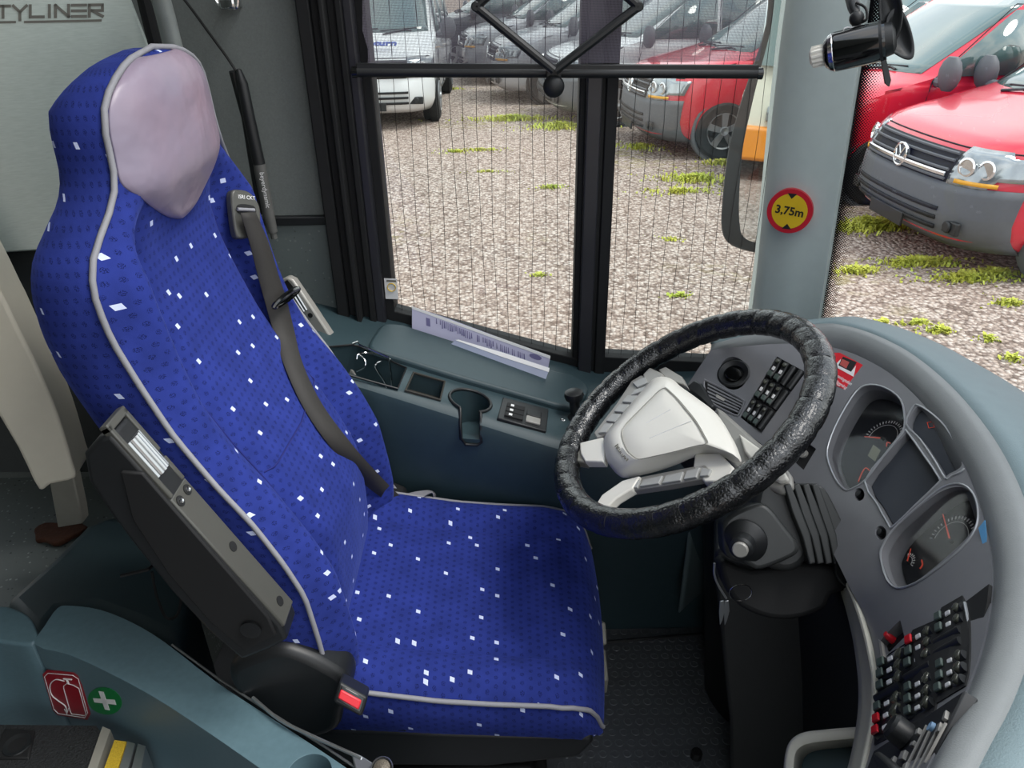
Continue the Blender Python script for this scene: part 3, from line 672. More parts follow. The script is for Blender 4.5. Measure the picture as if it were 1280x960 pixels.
# orange and white bus parked behind, seen in the mirror
def coach(lbl, loc, yaw):
    t = thing('coach', lbl, 'bus', loc); t.rotation_euler = (0, 0, yaw); ORG[t.name] = V((0, 0, 0))
    m = MB(); pr = [(2.0, 0), (2.05, .9), (1.98, 1.5), (1.75, 2.9), (1.5, 3.2), (-7, 3.2), (-7, .3), (2, .3)]
    M['cream'] = mat('cream_paint', '#dfdccb', .3, coat=.5); M['orange'] = mat('orange_paint', '#e08a20', .3, coat=.5)
    m.prism([V((x, -1.25, max(.3, z))) for x, z in pr[1:-1]]+[V((2.0, -1.25, .3))], (0, 2.5, 0)); build('body', m, M['cream'], t, bevel=.1, seg=3)
    m = MB(); m.prism([V((2.09, -1.1, 1.45)), V((2.09, 1.1, 1.45)), V((1.82, 1.05, 2.85)), V((1.82, -1.05, 2.85))], (-.02, 0, 0)); build('windshield', m, M['vglass'], t)
    m = MB(); m.bb((1.0, -1.27, .28), (2.1, 1.27, .72)); build('bumper', m, M['orange'], t, bevel=.05)
    for s_ in (-1, 1):
        m = MB(); m.bb((2.05, s_*.75-.2, .78), (2.12, s_*.75+.2, .98)); build('headlight', m, M['lamp'], t, bevel=.03)
        m = MB(); m.lathe([(.45, -.2), (.45, .02), (.2, .03)], V((.2, s_*1.25, .47)), (0, s_, 0), 24); build('wheel', m, M['tyre'], t)
        m = MB(); m.bb((-6.5, s_*1.255-.01, 1.5), (1.4, s_*1.255+.01, 2.7)); build('side_window', m, M['vglass'], t)
    return t
coach('cream and orange bus behind, showing only in the outside mirror', V((-9.4, 6.0, GZ)), -.35)
van('van', 'dark van behind, showing only at the top of the outside mirror', 'van', M['vdark'], (-11, 10.5, GZ), -.4)
# ------------------------------------------------------------------ height sticker on the pillar
c0 = P(988, 263, Y=YW-.080); nn = V((-.48, -.87, .06)).normalized(); upv = V((0, 0, 1)); upv = (upv-nn*nn.z).normalized(); rt = upv.cross(nn).normalized()*1
w = thing('height_sticker', 'round yellow and red 3,75m height sticker on the grey pillar', 'sticker', c0)
def disc(r, h0, h1, n=40, cc=c0):
    m = MB(); m.lathe([(r, h0), (r, h1)], cc, nn, n); return m
M['stred'] = mat('sticker_red', '#c0182c', .4); M['styel'] = mat('sticker_yellow', '#d9b41c', .4)
c0s = c0+nn*.012
build('red_ring', disc(.046, -.02, .010), M['stred'], w); build('yellow_face', disc(.036, .0098, .0108), M['styel'], w)
text('lettering', '3,75m', c0+nn*.0112+upv*.000, rt*1.0+upv*-.06, upv, .0235, M['black2'], w, .0002, bold=.0006)
m = MB()
for s_ in (1, -1):
    m.prism([c0+nn*.011+rt*a+upv*b*s_ for a, b in ((-.0095, .037), (.0095, .037), (0, .026))], nn*.0006)
build('arrow', m, M['black2'], w, smooth=0)
# small white service sticker on the glass edge
pl3 = (V((0, YW-.01, 0)), V((0, -1, 0)))
w = thing('service_sticker', 'small white sticker with a yellow ring at the left edge of the window', 'sticker', P(489, 361, pl=pl3))
m = MB(); m.slab([(480, 348), (496, 348.5), (498, 374), (482, 373.5)], pl3, .001); build('paper', m, M['white'], w, smooth=0)
m = MB(); cc = P(489.5, 359, pl=pl3)-V((0, .001, 0)); m.tube([cc+V((math.cos(a)*.0095, 0, math.sin(a)*.0095)) for a in [2*PI*i/20 for i in range(20)]], .0022, 5, closed=True, flat=.4); build('ring', m, M['styel'], w)
m = MB(); m.slab([(483, 350), (495, 350.5), (495, 352.5), (483, 352)], (cc, V((0, -1, 0))), .0005); build('lettering', m, M['engr'], w, smooth=0)
# ------------------------------------------------------------------ fan
w = thing('cab_fan', 'glossy black cab fan with dark blades hanging in front of the pillar', 'fan', P(1070, 55, Y=1.25))
fa, fb = P(1040, 66, Y=1.25), P(1107, 50, Y=1.22); ax = (fb-fa).normalized()
m = MB(); ln = (fb-fa).length; m.lathe([(.014, -.012), (.020, -.010), (.0275, .0), (.0285, .006), (.0285, ln-.005), (.0275, ln)], fa, ax, 32); build('motor_housing', m, M['gloss'], w)
m = MB(); m.lathe([(.029, 0), (.029, .004)], fa+ax*(ln-.008), ax, 32); m.lathe([(.024, 0), (.022, .010), (.012, .014)], fb, ax, 24); build('end_ring', m, M['black'], w)
m = MB(); m.lathe([(.008, -.024), (.0135, -.021), (.0145, -.012), (.0145, -.004), (.012, 0)], fa-ax*.008, ax, 22); kn = build('speed_knob', m, M['hub'], w)
m = MB()
for i in range(14):
    a = ax.orthogonal().normalized(); b = ax.cross(a); d = a*math.cos(2*PI*i/14)+b*math.sin(2*PI*i/14); m.box(fa-ax*.020+d*.0145, (.003, .003, .016), ax.to_track_quat('Z', 'Y').to_matrix())
build('ridge', m, M['hub'], kn)
m = MB(); m.lathe([(.0255, -.004), (.0285, .002), (.026, .006)], fa+ax*.0, ax, 28, cap=False); build('chrome_collar', m, M['chrome'], w)
hc = fb+ax*.012; a = V((0, 0, 1)); a = (a-ax*a.dot(ax)).normalized(); b = ax.cross(a)
for pp_, nn_ in (([(1102, 40), (1098, 15), (1099, -14), (1112, -20), (1124, -8), (1129, 12), (1126, 38), (1116, 54)], (-.45, -.85, .1)), ([(1106, 46), (1108, 22), (1118, 10), (1129, 14), (1138, 34), (1143, 56), (1142, 71), (1135, 75), (1124, 71), (1112, 62)], (-.2, -.9, .35))):
    q = cr2(pp_, 3, True); pl_ = (hc, V(nn_).normalized()); pts_ = [P(x, y, pl=pl_) for x, y in q]; c_ = sum(pts_, V((0, 0, 0)))/len(pts_)
    m = MB(); rows = [[p+(c_-p)*f+pl_[1]*(-.010*f*(2-f)) for p in pts_] for f in (0, .2, .45, .7, .95)]; bb = m.grid(rows, cu=True); m.face(bb[-1]); build('blade', m, M['black'], w, solid=.002, smooth=70)
m = MB(); m.slab([(1100, 62), (1106, 66), (1114, 100), (1112, 108), (1107, 104), (1103, 80)], (hc, V((0, -1, .2)).normalized()), .004); build('blade_edge', m, M['black'], w)
m = MB(); m.tube(cr([P(1052, 46, Y=1.24), P(1055, 36, Y=1.24), P(1066, 34, Y=1.24), P(1098, 32, Y=1.24)], 4), .0012, 6); build('bracket', m, M['alu'], w)
m = MB(); m.ball(P(1071, 23, Y=1.25), .011, 14); m.tube([P(1071, 34, Y=1.25), P(1071, 22, Y=1.25), P(1067, 8, Y=1.27), P(1062, -14, Y=1.32)], [.007, .006, .009, .010], 12); build('mount_stem', m, M['black'], w)
m = MB(); m.tube(cr([P(1072, 30, Y=1.25), P(1083, 24, Y=1.24), P(1082, 10, Y=1.25), P(1070, 3, Y=1.26)], 5), .002, 8); build('cable', m, M['rubber'], w)
# ================================================================== DRIVER SEAT
seat = thing('driver_seat', 'blue velour driver seat with grey piping, white squares and lilac headrest pad', 'seat', (-.12, 1.04, .0))
YC = 1.04
EX = [(.46, -.30), (.52, -.292), (.58, -.287), (.64, -.290), (.73, -.298), (.79, -.318), (.86, -.348), (.92, -.382), (1.0, -.42), (1.07, -.443), (1.13, -.46), (1.18, -.465), (1.22, -.465), (1.25, -.457), (1.28, -.450), (1.31, -.450), (1.355, -.450), (1.385, -.446), (1.40, -.444), (1.412, -.448)]
WX = [(.46, .235), (.50, .245), (.58, .252), (.70, .252), (1.18, .252), (1.205, .245), (1.225, .232), (1.245, .208), (1.265, .185), (1.285, .171), (1.31, .165), (1.34, .165), (1.365, .155), (1.385, .135), (1.40, .100), (1.408, .065), (1.412, .02)]
def smooth_tab(tab, z):
    return (interp(tab, z-.012)+interp(tab, z)+interp(tab, z+.012))/3
def sx(z, u):
    e = smooth_tab(EX, z); a = abs(u)
    if z > 1.30: k = 1
    elif z > 1.18: k = min(1, (z-1.18)/.09)
    else: k = 0
    bol = interp([(.60, .040), (.80, .030), (.93, .018), (1.03, .028), (1.13, .042), (1.30, .040)], z)*math.exp(-((a-.83)/.12)**2)+.004-.020*math.exp(-((a-.60)/.055)**2)*.7 - (.004 if a > .97 else 0)
    lum = .018*math.exp(-((z-.72)/.12)**2)*(1-a)
    torso = bol+lum*(1 if a < .6 else .3)
    head = .030*(1-a**2.2)
    fade = min(1, max(0, (z-.46)/.08))
    topf = min(1, (1.412-z)/.05)**.5 if z < 1.412 else 0
    return e+(torso*(.4+.6*fade)*(1-k)+head*k*topf)
def sw(z): return smooth_tab(WX, z) if z < 1.36 else interp(WX, z)
b = MB(); rows = []; uvs = []; zs = [.46+.0145*i for i in range(int((1.36-.46)/.0145))]+[1.36, 1.37, 1.38, 1.388, 1.395, 1.40, 1.405, 1.409, 1.412]
US = [math.sin(PI*(i/40-.5)) for i in range(41)]
US = [.5*u+.5*(i/20-1) for i, u in enumerate(US)]
arc = 0; pe = None
for z in zs:
    w = sw(z); e = smooth_tab(EX, z); th = interp([(.9, .115), (1.08, .110), (1.2, .088), (1.26, .078), (1.42, .076)], z)
    ts = min(1, max(.15, ((1.42-z)/.06)))**.5
    cxm = e-.045
    r = [V((sx(z, u), YC+u*w, z)) for u in US]; U = [(YC+u*w, 0) for u in US]
    p = V((e, 0, z)); arc += (p-pe).length if pe else 0; pe = p
    sd = [(-.018, 1.012), (-.045, 1.02), (-.075, 1.0), (-.098, .95), (-.112, .84), (-.118, .6), (-.12, .3), (-.12, 0)]
    rr_ = [V((e+a*th/.12*ts, YC+c*w, z)) for a, c in sd]; uu = [(YC+w+abs(a)*1.0+(1-min(1, c))*w, 0) for a, c in sd]
    ll = [V((e+a*th/.12*ts, YC-c*w, z)) for a, c in sd[:-1]][::-1]; lu = [(YC-w-abs(a)-(1-min(1, c))*w, 0) for a, c in sd[:-1]][::-1]
    rows.append(r+rr_+ll); uvs.append([(q[0], arc) for q in U+uu+lu])
bb = b.grid(rows, cu=True, uv=uvs); b.face(bb[0]); b.face(bb[-1][::-1])
backrest = build('backrest', b, M['blue'], seat, smooth=70)
seatbvh = bvh(b)
def on_seat(x, y, off=.0):
    h, n = cast(seatbvh, x, y)
    return None if h is None else h+n*off
# piping round the front edge
def edge(z, s_): return V((smooth_tab(EX, z)+.004, YC+s_*(sw(z)*1.004+.001), z))
pts = [edge(z, -1) for z in [.50+.02*i for i in range(43)]]+[edge(z, -1) for z in (1.365, 1.38, 1.392, 1.402, 1.408)]
pts += [V((-.444, YC, 1.4145))]+[edge(z, 1) for z in (1.408, 1.402, 1.392, 1.38, 1.365)]+[edge(z, 1) for z in [1.34-.02*i for i in range(43)]]
m = MB(); m.tube(pts, .0038, 8); build('piping', m, M['piping'], seat, smooth=70)
m = MB(); 
M['seam'] = mat('blue_seam', '#141c66', .9)
for s_ in (-1, 1):
    m.tube([V((sx(z, s_*.6)+.001, YC+s_*.6*sw(z)*(1 if z < 1.2 else 1+.0*(z-1.2)), z)) for z in [.54+.02*i for i in range(34)]], .0014, 5)
m.tube([V((sx(.86+.012*abs(u), u)+.0012, YC+u*.252, .86+.012*abs(u))) for u in [-.58+.058*i for i in range(21)]], .0013, 5)
build('seam', m, M['seam'], seat)
# headrest pad
def padw(z):
    if z > 1.285: return sw(z)-.006*min(1, (1.42-z)/.03)
    q = min(1, (1.285-z)/.088)
    return .003+.164*(1-q**1.15)**.72
b = MB(); rows = []
zz = [1.1972+.03*(i/8)**1.6 for i in range(8)]+[1.232+.012*i for i in range(11)]+[1.366, 1.374, 1.382, 1.389, 1.396, 1.402, 1.406, 1.409]
zz = sorted(set(zz))
for z in zz:
    hw = padw(z); row = []
    for i in range(23):
        a = i/11-1; y = hw*(a*.75+.25*a**3); u = y/sw(z); ed = min(1, (1-abs(a))*5)
        t_ = min(1, (z-1.196)/.012, (1.4125-z)/.004)
        row.append(V((sx(z, u)+.0015+.0085*math.sqrt(max(0, ed*max(0, t_))), YC+y, z)))
    rows.append(row)
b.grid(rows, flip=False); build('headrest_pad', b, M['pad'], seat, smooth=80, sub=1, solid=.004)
# cushion
ZE = [(-.40, .52), (-.36, .535), (-.28, .540), (-.20, .524), (-.12, .508), (-.04, .499), (.05, .492), (.09, .482), (.115, .464), (.13, .435), (.140, .400)]
def skew(x, y): return .024*(y-.8)/.5*max(0, min(1, (x-.0)/.12))
b = MB(); rows = []; uvs = []; arc = 0; pe = None
xs = [-.38+.018*i for i in range(27)]+[.102, .110, .117, .123, .129, .134, .138, .1415]
for x in xs:
    z = interp(ZE, x); zb = .385 if x < .12 else .385-.0*x
    if x > .12: zb = .385
    yn, yf = .797, 1.287
    if x > .06: k = ((x-.06)/.08)**2*.030; yn += k; yf -= k
    r = []; U = []
    p = V((x, 0, z)); arc += (p-pe).length if pe else 0; pe = p
    for i in range(33):
        a = i/16-1; y = (yn+yf)/2+(yf-yn)/2*a
        bo = .014*math.exp(-((abs(a)-.82)/.14)**2)-.004*(1-abs(a))
        sm = -.008*math.exp(-((abs(a)-.62)/.03)**2)
        en = -.010 if abs(a) > .99 else 0
        ft = 1-min(1, max(0, (x-.06)/.08))
        r.append(V((x+(.010*(1-a*a))*max(0, (x-.08)/.06)+skew(x, y), y, z+(bo+sm)*ft+en*ft))); U.append((y, arc))
    side = [(.0, .004, -.012), (0, .010, -.04), (0, .006, -.08)]
    xf_ = x+skew(x, yf)
    R1 = [V((xf_, yf+dy, max(zb, z+dz))) for _, dy, dz in side]+[V((xf_, yf-.02, zb)), V((x+skew(x, YC), YC, zb)), V((x, yn+.02, zb))]+[V((x, yn-dy, max(zb, z+dz))) for _, dy, dz in side[::-1]]
    U1 = [(yf-dz, arc) for _, dy, dz in side]+[(yf+.15, arc), (YC, arc), (yn-.15, arc)]+[(yn+dz, arc) for _, dy, dz in side[::-1]]
    rows.append(r+R1); uvs.append(U+U1)
bb = b.grid(rows, cu=True, uv=uvs); b.face(bb[0][::-1]); b.face(bb[-1])
build('cushion', b, M['blue'], seat, smooth=70)
m = MB(); pts = []
for x in xs[4:]:
    k = ((x-.06)/.08)**2*.030 if x > .06 else 0
    pts.append(V((x, .797-.004+k, interp(ZE, x)-.008)))
m.tube(pts, .0040, 8); build('piping', m, M['piping'], seat, smooth=70); m = MB(); pts2 = [V((p.x+skew(p.x, 1.28), 2*1.042-p.y, p.z)) for p in pts]; m.tube(pts2, .0038, 8)
build('piping', m, M['piping'], seat, smooth=70)
m = MB()
def cz(x, a): return interp(ZE, x)+.014*math.exp(-((abs(a)-.82)/.14)**2)-.004*(1-abs(a))-.008*math.exp(-((abs(a)-.62)/.03)**2)
for s_ in (-1, 1): m = MB(); m.tube([V((x, YC-.004+s_*.62*.251, cz(x, .62)+.0008)) for x in [-.34+.02*i for i in range(23)]], .0013, 5); build('seam', m, M['seam'], seat)
# moulded base under the cushion
m = MB(); m.prism([V((-.40, .80, .43)), V((-.40, .80, .34)), V((-.05, .80, .325)), (V((.10, .80, .345))), V((.125, .80, .385)), V((.12, .80, .40))], (0, .47, 0)); build('seat_pan', m, M['black'], seat, bevel=.012, seg=3)
m = MB()
for k in range(5): m.bb((-.33+.0, .84-.006*(k % 2), .05+.055*k), (.02+.012*(k % 2), 1.24+.006*(k % 2), .05+.055*k+.048))
build('bellows', m, M['rubber'], seat, bevel=.012, seg=3)
m = MB(); m.bb((-.36, .80, .005), (.06, 1.27, .05)); build('base_plate', m, M['black2'], seat, bevel=.01)
m = MB(); m.slab([(495, 905), (508, 906), (508, 915), (497, 914)], (V((0, .797, 0)), V((0, -1, 0))), .01); build('switch', m, M['gloss'], seat, bevel=.002)
for pp in ([(748, 772), (757, 778), (759, 806), (748, 810)], [(748, 806), (757, 812), (761, 850), (759, 866), (750, 868)]):
    m = MB(); pl = (V((.172, 0, 0)), V((.35, -.9, .2)).normalized()); q = [P(a, b_, X=.171) for a, b_ in pp]; m.prism(q, (-.02, 0, 0)); build('adjustment_lever', m, M['greyp'], seat, bevel=.003)['label'] = 'beige grey lever'
M['armg'] = mat('armrest_grey', '#484844', .38, var=.05, bump=.1, bs=1500, bdist=.0003)
# near armrest folded up along the back
def armrest(lbl, side_px, top_px, Y, t, mats, pk=None):
    m = MB(); pl = (V((0, Y, 0)), V((0, -1, 0))); m.slab(side_px, pl, t); a = build('armrest', m, mats, seat, bevel=.010, seg=3); return a
YA = .705
m = MB(); pl = (V((0, YA, 0)), V((0, -1, 0)))
side = [(104, 568), (122, 548), (138, 543), (352, 782), (360, 800), (338, 812), (302, 826), (262, 792), (215, 742), (165, 680), (135, 640), (110, 602)]
m.slab(side, pl, .048); ar = build('armrest', m, M['black'], seat, bevel=.006, seg=3); ar['label'] = 'black armrest folded up on the aisle side'
m = MB(); m.slab([(150, 590), (178, 592), (335, 772), (345, 795), (306, 815), (262, 778), (210, 718), (165, 650)], (pl[0]+V((0, -.004, 0)), pl[1]), .006); build('side_panel', m, M['black2'], ar, bevel=.002)
# top face strip in silver grey: lies along the upper side of the arm
A0, A1 = P(136, 548, Y=YA), P(352, 786, Y=YA); dr = (A1-A0).normalized(); nrm = V((dr.z, 0, -dr.x)); nrm = nrm if nrm.z > 0 else -nrm
def arm_pt(s, y, h): return A0+dr*s+V((0, y, 0))+nrm*h
LA = (A1-A0).length
def arm_box(mb, s0, s1, y0, y1, h0, h1):
    mb.prism([arm_pt(s0, y0, h0), arm_pt(s1, y0, h0), arm_pt(s1, y1, h0), arm_pt(s0, y1, h0)], nrm*(h1-h0))
m = MB(); arm_box(m, LA*.30, LA, .002, .046, -.004, .005); fs = build('face_strip', m, M['armg'], ar, bevel=.002); fs['label'] = 'grey metallic face strip'
m = MB(); arm_box(m, -.012, LA*.30, .002, .009, -.004, .007); arm_box(m, -.012, LA*.16, .039, .046, -.004, .007); arm_box(m, LA*.19, LA*.30, .039, .046, -.004, .006); arm_box(m, -.014, -.004, .002, .046, -.004, .007); build('roller_frame', m, M['armg'], ar, bevel=.0015)
m = MB(); arm_box(m, -.004, LA*.30, .008, .040, -.004, .0015); build('recess', m, M['black2'], ar)
m = MB()
for k in range(5):
    y = .012+.0062*k; m.tube([arm_pt(.018, y, .004+.004*(1-((k-2)/2)**2)), arm_pt(LA*.215, y, .004+.004*(1-((k-2)/2)**2))], .0036, 8)
build('adjuster_roller', m, M['alu'], ar)['label'] = 'ribbed silver thumb roller'
for s, y in ((.335, .012), (.335, .034), (.62, .028), (.93, .026)):
    m = MB(); m.lathe([(.0068, 0), (.0068, .0008), (.0045, .0009)], arm_pt(LA*s, y, .0052), nrm, 16); scw = build('screw_hole', m, M['black2'], ar)
    if s < .4: m = MB(); m.lathe([(.0035, 0), (.003, .0018), (.001, .0012)], arm_pt(LA*s, y, .0062), nrm, 12); build('screw', m, M['chrome'], scw)
m = MB(); m.lathe([(.0135, 0), (.0135, .003), (.010, .0032)], P(314, 786, Y=YA-.006), (0, -1, 0), 22); build('cap', m, M['gloss'], ar)
# far armrest
YB2 = 1.312
pl = (V((0, YB2, 0)), V((-.25, -.97, .1)).normalized())
m = MB(); m.slab([(350, 350), (358, 346), (366, 350), (392, 388), (446, 470), (452, 486), (436, 486), (400, 430), (372, 395), (352, 368)], pl, .022); a2 = build('armrest', m, M['silverp'], seat, bevel=.004); a2['label'] = 'light grey armrest on the window side'
m = MB(); m.slab([(354, 353), (359, 350), (365, 357), (384, 386), (377, 388), (356, 362)], (pl[0]+pl[1]*.001, pl[1]), .004); rc_ = build('recess', m, M['black2'], a2)
m = MB()
for k in range(3): m.tube([P(362+3.5*k, 366-2*k+.5, pl=pl)+pl[1]*.003, P(378+3.0*k, 391-2*k, pl=pl)+pl[1]*.003], .0028, 6)
build('adjuster_roller', m, M['alu'], a2)
for x, y in ((388, 394), (382, 400), (420, 446)):
    m = MB(); m.lathe([(.0055, 0), (.0055, .0012)], P(x, y, pl=pl)+pl[1]*.0005, pl[1], 14); build('screw_hole', m, M['black2'], a2)
# recliner cover and buckle
m = MB(); pl = (V((0, .735, 0)), V((0, -1, .05)).normalized())
m.slab(cr2([(285, 838), (320, 820), (352, 812), (385, 822), (412, 836), (432, 850), (438, 866), (428, 890), (420, 915), (380, 925), (330, 905), (295, 870)], 3, True), pl, .06); build('recliner_cover', m, M['black'], seat, bevel=.014, seg=4)
bp = (P(438, 873, Y=.715), V((.12, -.82, .56)).normalized())
m = MB(); m.slab([(424, 852), (460, 872), (452, 897), (416, 878)], bp, .05); bk = build('buckle', m, M['black'], seat, bevel=.004, seg=3)
m = MB(); m.slab([(427, 857), (456, 873), (450, 891), (421, 875)], (bp[0]+bp[1]*.0005, bp[1]), .004); build('buckle_frame', m, M['gloss'], bk, bevel=.001)
m = MB(); m.slab([(426, 862), (452, 876), (448, 888), (422, 873)], (bp[0]+bp[1]*.003, bp[1]), .006); build('release_button', m, M['buckle'], bk, bevel=.002)['label'] = 'red release button'
# belt guide on the shoulder
gp_ = on_seat(304, 262, .006); gn = V((.80, -.50, .25)).normalized(); pl = (gp_+gn*.012, gn)
m = MB(); m.slab(cr2([(290, 240), (300, 237), (312, 240), (321, 250), (326, 264), (325, 288), (316, 296), (304, 298), (296, 295), (291, 265)], 3, True), pl, .016); gd = build('belt_guide', m, M['armg'], seat, bevel=.003); gd['label'] = 'grey belt guide with slot'
m = MB(); m.slab(cr2([(296, 258), (302, 255), (316, 257), (320, 262), (319, 268), (310, 269), (298, 266)], 3, True), (pl[0]+gn*.001, gn), .004); build('slot', m, M['black2'], gd)
m = MB(); m.tube([P(295, 262, pl=pl)+gn*.004, P(316, 263, pl=pl)+gn*.004], .0028, 8); build('bar', m, M['piping'], gd)
text('lettering', 'ISRI CKT', P(308, 247, pl=pl)+gn*.0008, P(318, 248, pl=pl)-P(300, 246, pl=pl), P(307, 240, pl=pl)-P(308, 250, pl=pl), .0085, M['white'], gd, .0002)
# webbing
def ribbon(mb, L_, R_, t=.0012):
    L_ = cr(L_, 5); R_ = cr(R_, 5)
    mb.grid([[a, (a+b)/2, b] for a, b in zip(L_, R_)])
lp = [(300, 266), (312, 305), (322, 345), (331, 378), (343, 420), (356, 460), (382, 515), (420, 568), (455, 605), (490, 632)]
rp2 = [(319, 265), (336, 305), (348, 345), (357, 372), (367, 412), (378, 455), (402, 505), (440, 556), (478, 598), (508, 628)]
def bp_(x, y, o):
    h = on_seat(x, y, o); return h if h is not None else P(x, y, Y=1.30)
Lr, Rr = [], []
for i, (a, c) in enumerate(zip(lp, rp2)):
    mid = on_seat((a[0]+c[0])/2, (a[1]+c[1])/2, (.030, .029, .022)[i] if i < 3 else .016)
    if mid is None: mid = P((a[0]+c[0])/2, (a[1]+c[1])/2, Y=1.27)
    nn_ = V((.85, -.45, .28)).normalized(); q = (mid, nn_)
    Lr.append(P(*a, pl=q)); Rr.append(P(*c, pl=q))
m = MB(); ribbon(m, Lr, Rr); belt = build('seat_belt', m, M['beltm'], seat, solid=.0014, smooth=60)
m = MB(); e1, e2 = on_seat(326, 381, .035), P(366, 362, Y=1.24); c_ = (e1+e2)/2; hx = (e2-e1)/2*1.15; hy = V((.4, -.2, .9)).normalized()*.006
m.tube([c_+hx*math.cos(2*PI*i/24)+hy*math.sin(2*PI*i/24)*1.4+V((.008, -.004, 0)) for i in range(24)], .0045, 8, closed=True); build('belt_loop', m, M['gloss'], seat)
m = MB(); ribbon(m, [P(466, 598, Y=1.295), P(478, 605, Y=1.295), P(490, 618, Y=1.295), P(496, 632, Y=1.29)], [P(474, 594, Y=1.305), P(486, 600, Y=1.305), P(497, 612, Y=1.305), P(504, 630, Y=1.30)]); build('seat_belt', m, M['piping'], seat, solid=.0014)
m = MB(); ribbon(m, [P(490, 622, Y=1.305), P(504, 618, Y=1.305), P(522, 614, Y=1.305), P(538, 613, Y=1.31), P(545, 619, Y=1.318), P(541, 632, Y=1.318)], [P(498, 626, Y=1.285), P(505, 632, Y=1.28), P(514, 634, Y=1.28), P(524, 625, Y=1.285), P(540, 615, Y=1.29), P(543, 630, Y=1.29)]); build('seat_belt', m, M['piping'], seat, solid=.0014, smooth=70)['label'] = 'twisted loop of loose grey webbing'
m = MB(); m.prism([P(x, y, Y=1.285) for x, y in [(455, 625), (480, 612), (505, 622), (512, 640), (500, 652), (455, 655)]], (0, .04, 0)); build('belt_anchor', m, M['black2'], seat, bevel=.006)
m = MB(); m.tube([P(150, 720, Y=.9), P(185, 712, Y=.92), P(196, 702, Y=.95)], .003, 6); m.tube(cr([P(190, 715, Y=.92), P(196, 745, Y=.92), P(208, 772, Y=.92), P(222, 768, Y=.92), P(228, 740, Y=.92)], 4), .0025, 6); build('cable', m, M['rubber'], seat)
# ================================================================== SIDE CONSOLE UNDER THE WINDOW
CP = (V((-.3, 1.3, .771)), V((.30, 0, 1)).normalized())
def cpl(o): return (CP[0]+CP[1]*o, CP[1])
cons = thing('side_console', 'dark teal moulded console under the side window with trays and cup holder', 'console', (-.1, 1.45, 0))
def yf(x): return interp([(-.7, 1.345), (-.319, 1.335), (.097, 1.275), (.5, 1.235)], x)
m = MB(); rows = []
for i in range(27):
    x = -.74+.05*i if i < 26 else .56; zt = .771-.30*(x+.3) if x < .22 else .615
    f = yf(x)
    rows.append([V((x, 1.646, zt)), V((x, f+.05, zt)), V((x, f+.03, zt-.001)), V((x, f+.014, zt-.006)), V((x, f+.004, zt-.016)), V((x, f, zt-.032)), V((x, f+.002, zt-.12)), V((x, 1.375, .14)), V((x, 1.40, .0)), V((x, 1.646, 0))])
bb = m.grid(rows, cu=True); m.face(bb[0]); m.face(bb[-1][::-1])
body = build('body', m, M['teal'], cons, smooth=0)
def pocket(pix, depth, up=.03):
    c = MB(); q = [P(x, y, pl=CP) for x, y in pix]; c.prism([p+CP[1]*up for p in q], -CP[1]*(depth+up)); return c
tray1 = [(408, 434), (440, 431), (449, 433), (508, 460), (497, 486), (440, 470), (405, 458)]
tray2 = [(517, 466), (556, 477), (550, 500), (507, 488)]
cupc = P(588, 501, pl=CP); cup = MB(); cup.lathe([(.0405, .04), (.0405, -.075)], cupc, (0, 0, 1), 40)
sl = P(588, 515, pl=CP); slot = MB(); slot.prism([V((sl.x-.019, yf(sl.x)-.03, sl.z+.03)), V((sl.x+.019, yf(sl.x)-.03, sl.z+.03)), V((sl.x+.019, yf(sl.x)+.06, sl.z+.03)), V((sl.x-.019, yf(sl.x)+.06, sl.z+.03))], (0, 0, -.03-.055))
cut(body, [pocket(tray1, .07), pocket(tray2, .045), cup, slot])
md = body.modifiers.new('bevel', 'BEVEL'); md.width = .003; md.segments = 2; md.limit_method = 'ANGLE'; md.angle_limit = math.radians(50)
M['tray'] = mat('tray_rubber', '#33312c', .7, bump=.6, bs=1200, bdist=.0006)
def rim(name, pix, off, r, mm, par, closed=True):
    m = MB(); m.tube([P(x, y, pl=cpl(off)) for x, y in pix], r, 6, closed=closed); return build(name, m, mm, par)
rim('tray_rim', tray1, .0005, .0024, M['black'], cons); rim('tray_rim', tray2, .0005, .0028, M['tray'], cons)
m = MB(); q = [P(x, y, pl=CP)-CP[1]*.0445 for x, y in tray2]; m.prism(q, CP[1]*.003); build('tray_mat', m, M['tray'], cons, smooth=0)
m = MB(); ring = [cupc+V((math.cos(a)*.0425, math.sin(a)*.0425, -.30*math.cos(a)*.0425+.001)) for a in [PI*(-.5)+.5+i*(2*PI-1.0)/36 for i in range(37)]]
fx0 = sl.x
path = [V((fx0-.0205, yf(fx0)-.0015, sl.z-.058+.006)), V((fx0-.0205, yf(fx0)+.002, sl.z-.02)), V((fx0-.0205, yf(fx0)+.02, sl.z+.001+.006))]+ring[::-1]+[V((fx0+.0205, yf(fx0)+.02, sl.z+.001-.006)), V((fx0+.0205, yf(fx0)+.002, sl.z-.026)), V((fx0+.0205, yf(fx0)-.0015, sl.z-.062)), V((fx0+.012, yf(fx0)-.0015, sl.z-.068)), V((fx0-.012, yf(fx0)-.0015, sl.z-.066))]
m.tube(path, .0034, 8, closed=True); build('cup_holder_rim', m, M['black'], cons, smooth=60)
# raised ledge by the window
m = MB(); q = cr2([(480, 404), (500, 405), (515, 409), (600, 436), (690, 462), (716, 468), (733, 480), (735, 492), (722, 503), (712, 509), (640, 489), (560, 466), (500, 447), (466, 436), (462, 428), (470, 414)], 3, True)
m.prism([P(x, y, pl=cpl(.014)) for x, y in q], -CP[1]*.02); build('ledge', m, M['teal'], cons, bevel=.007, seg=3)
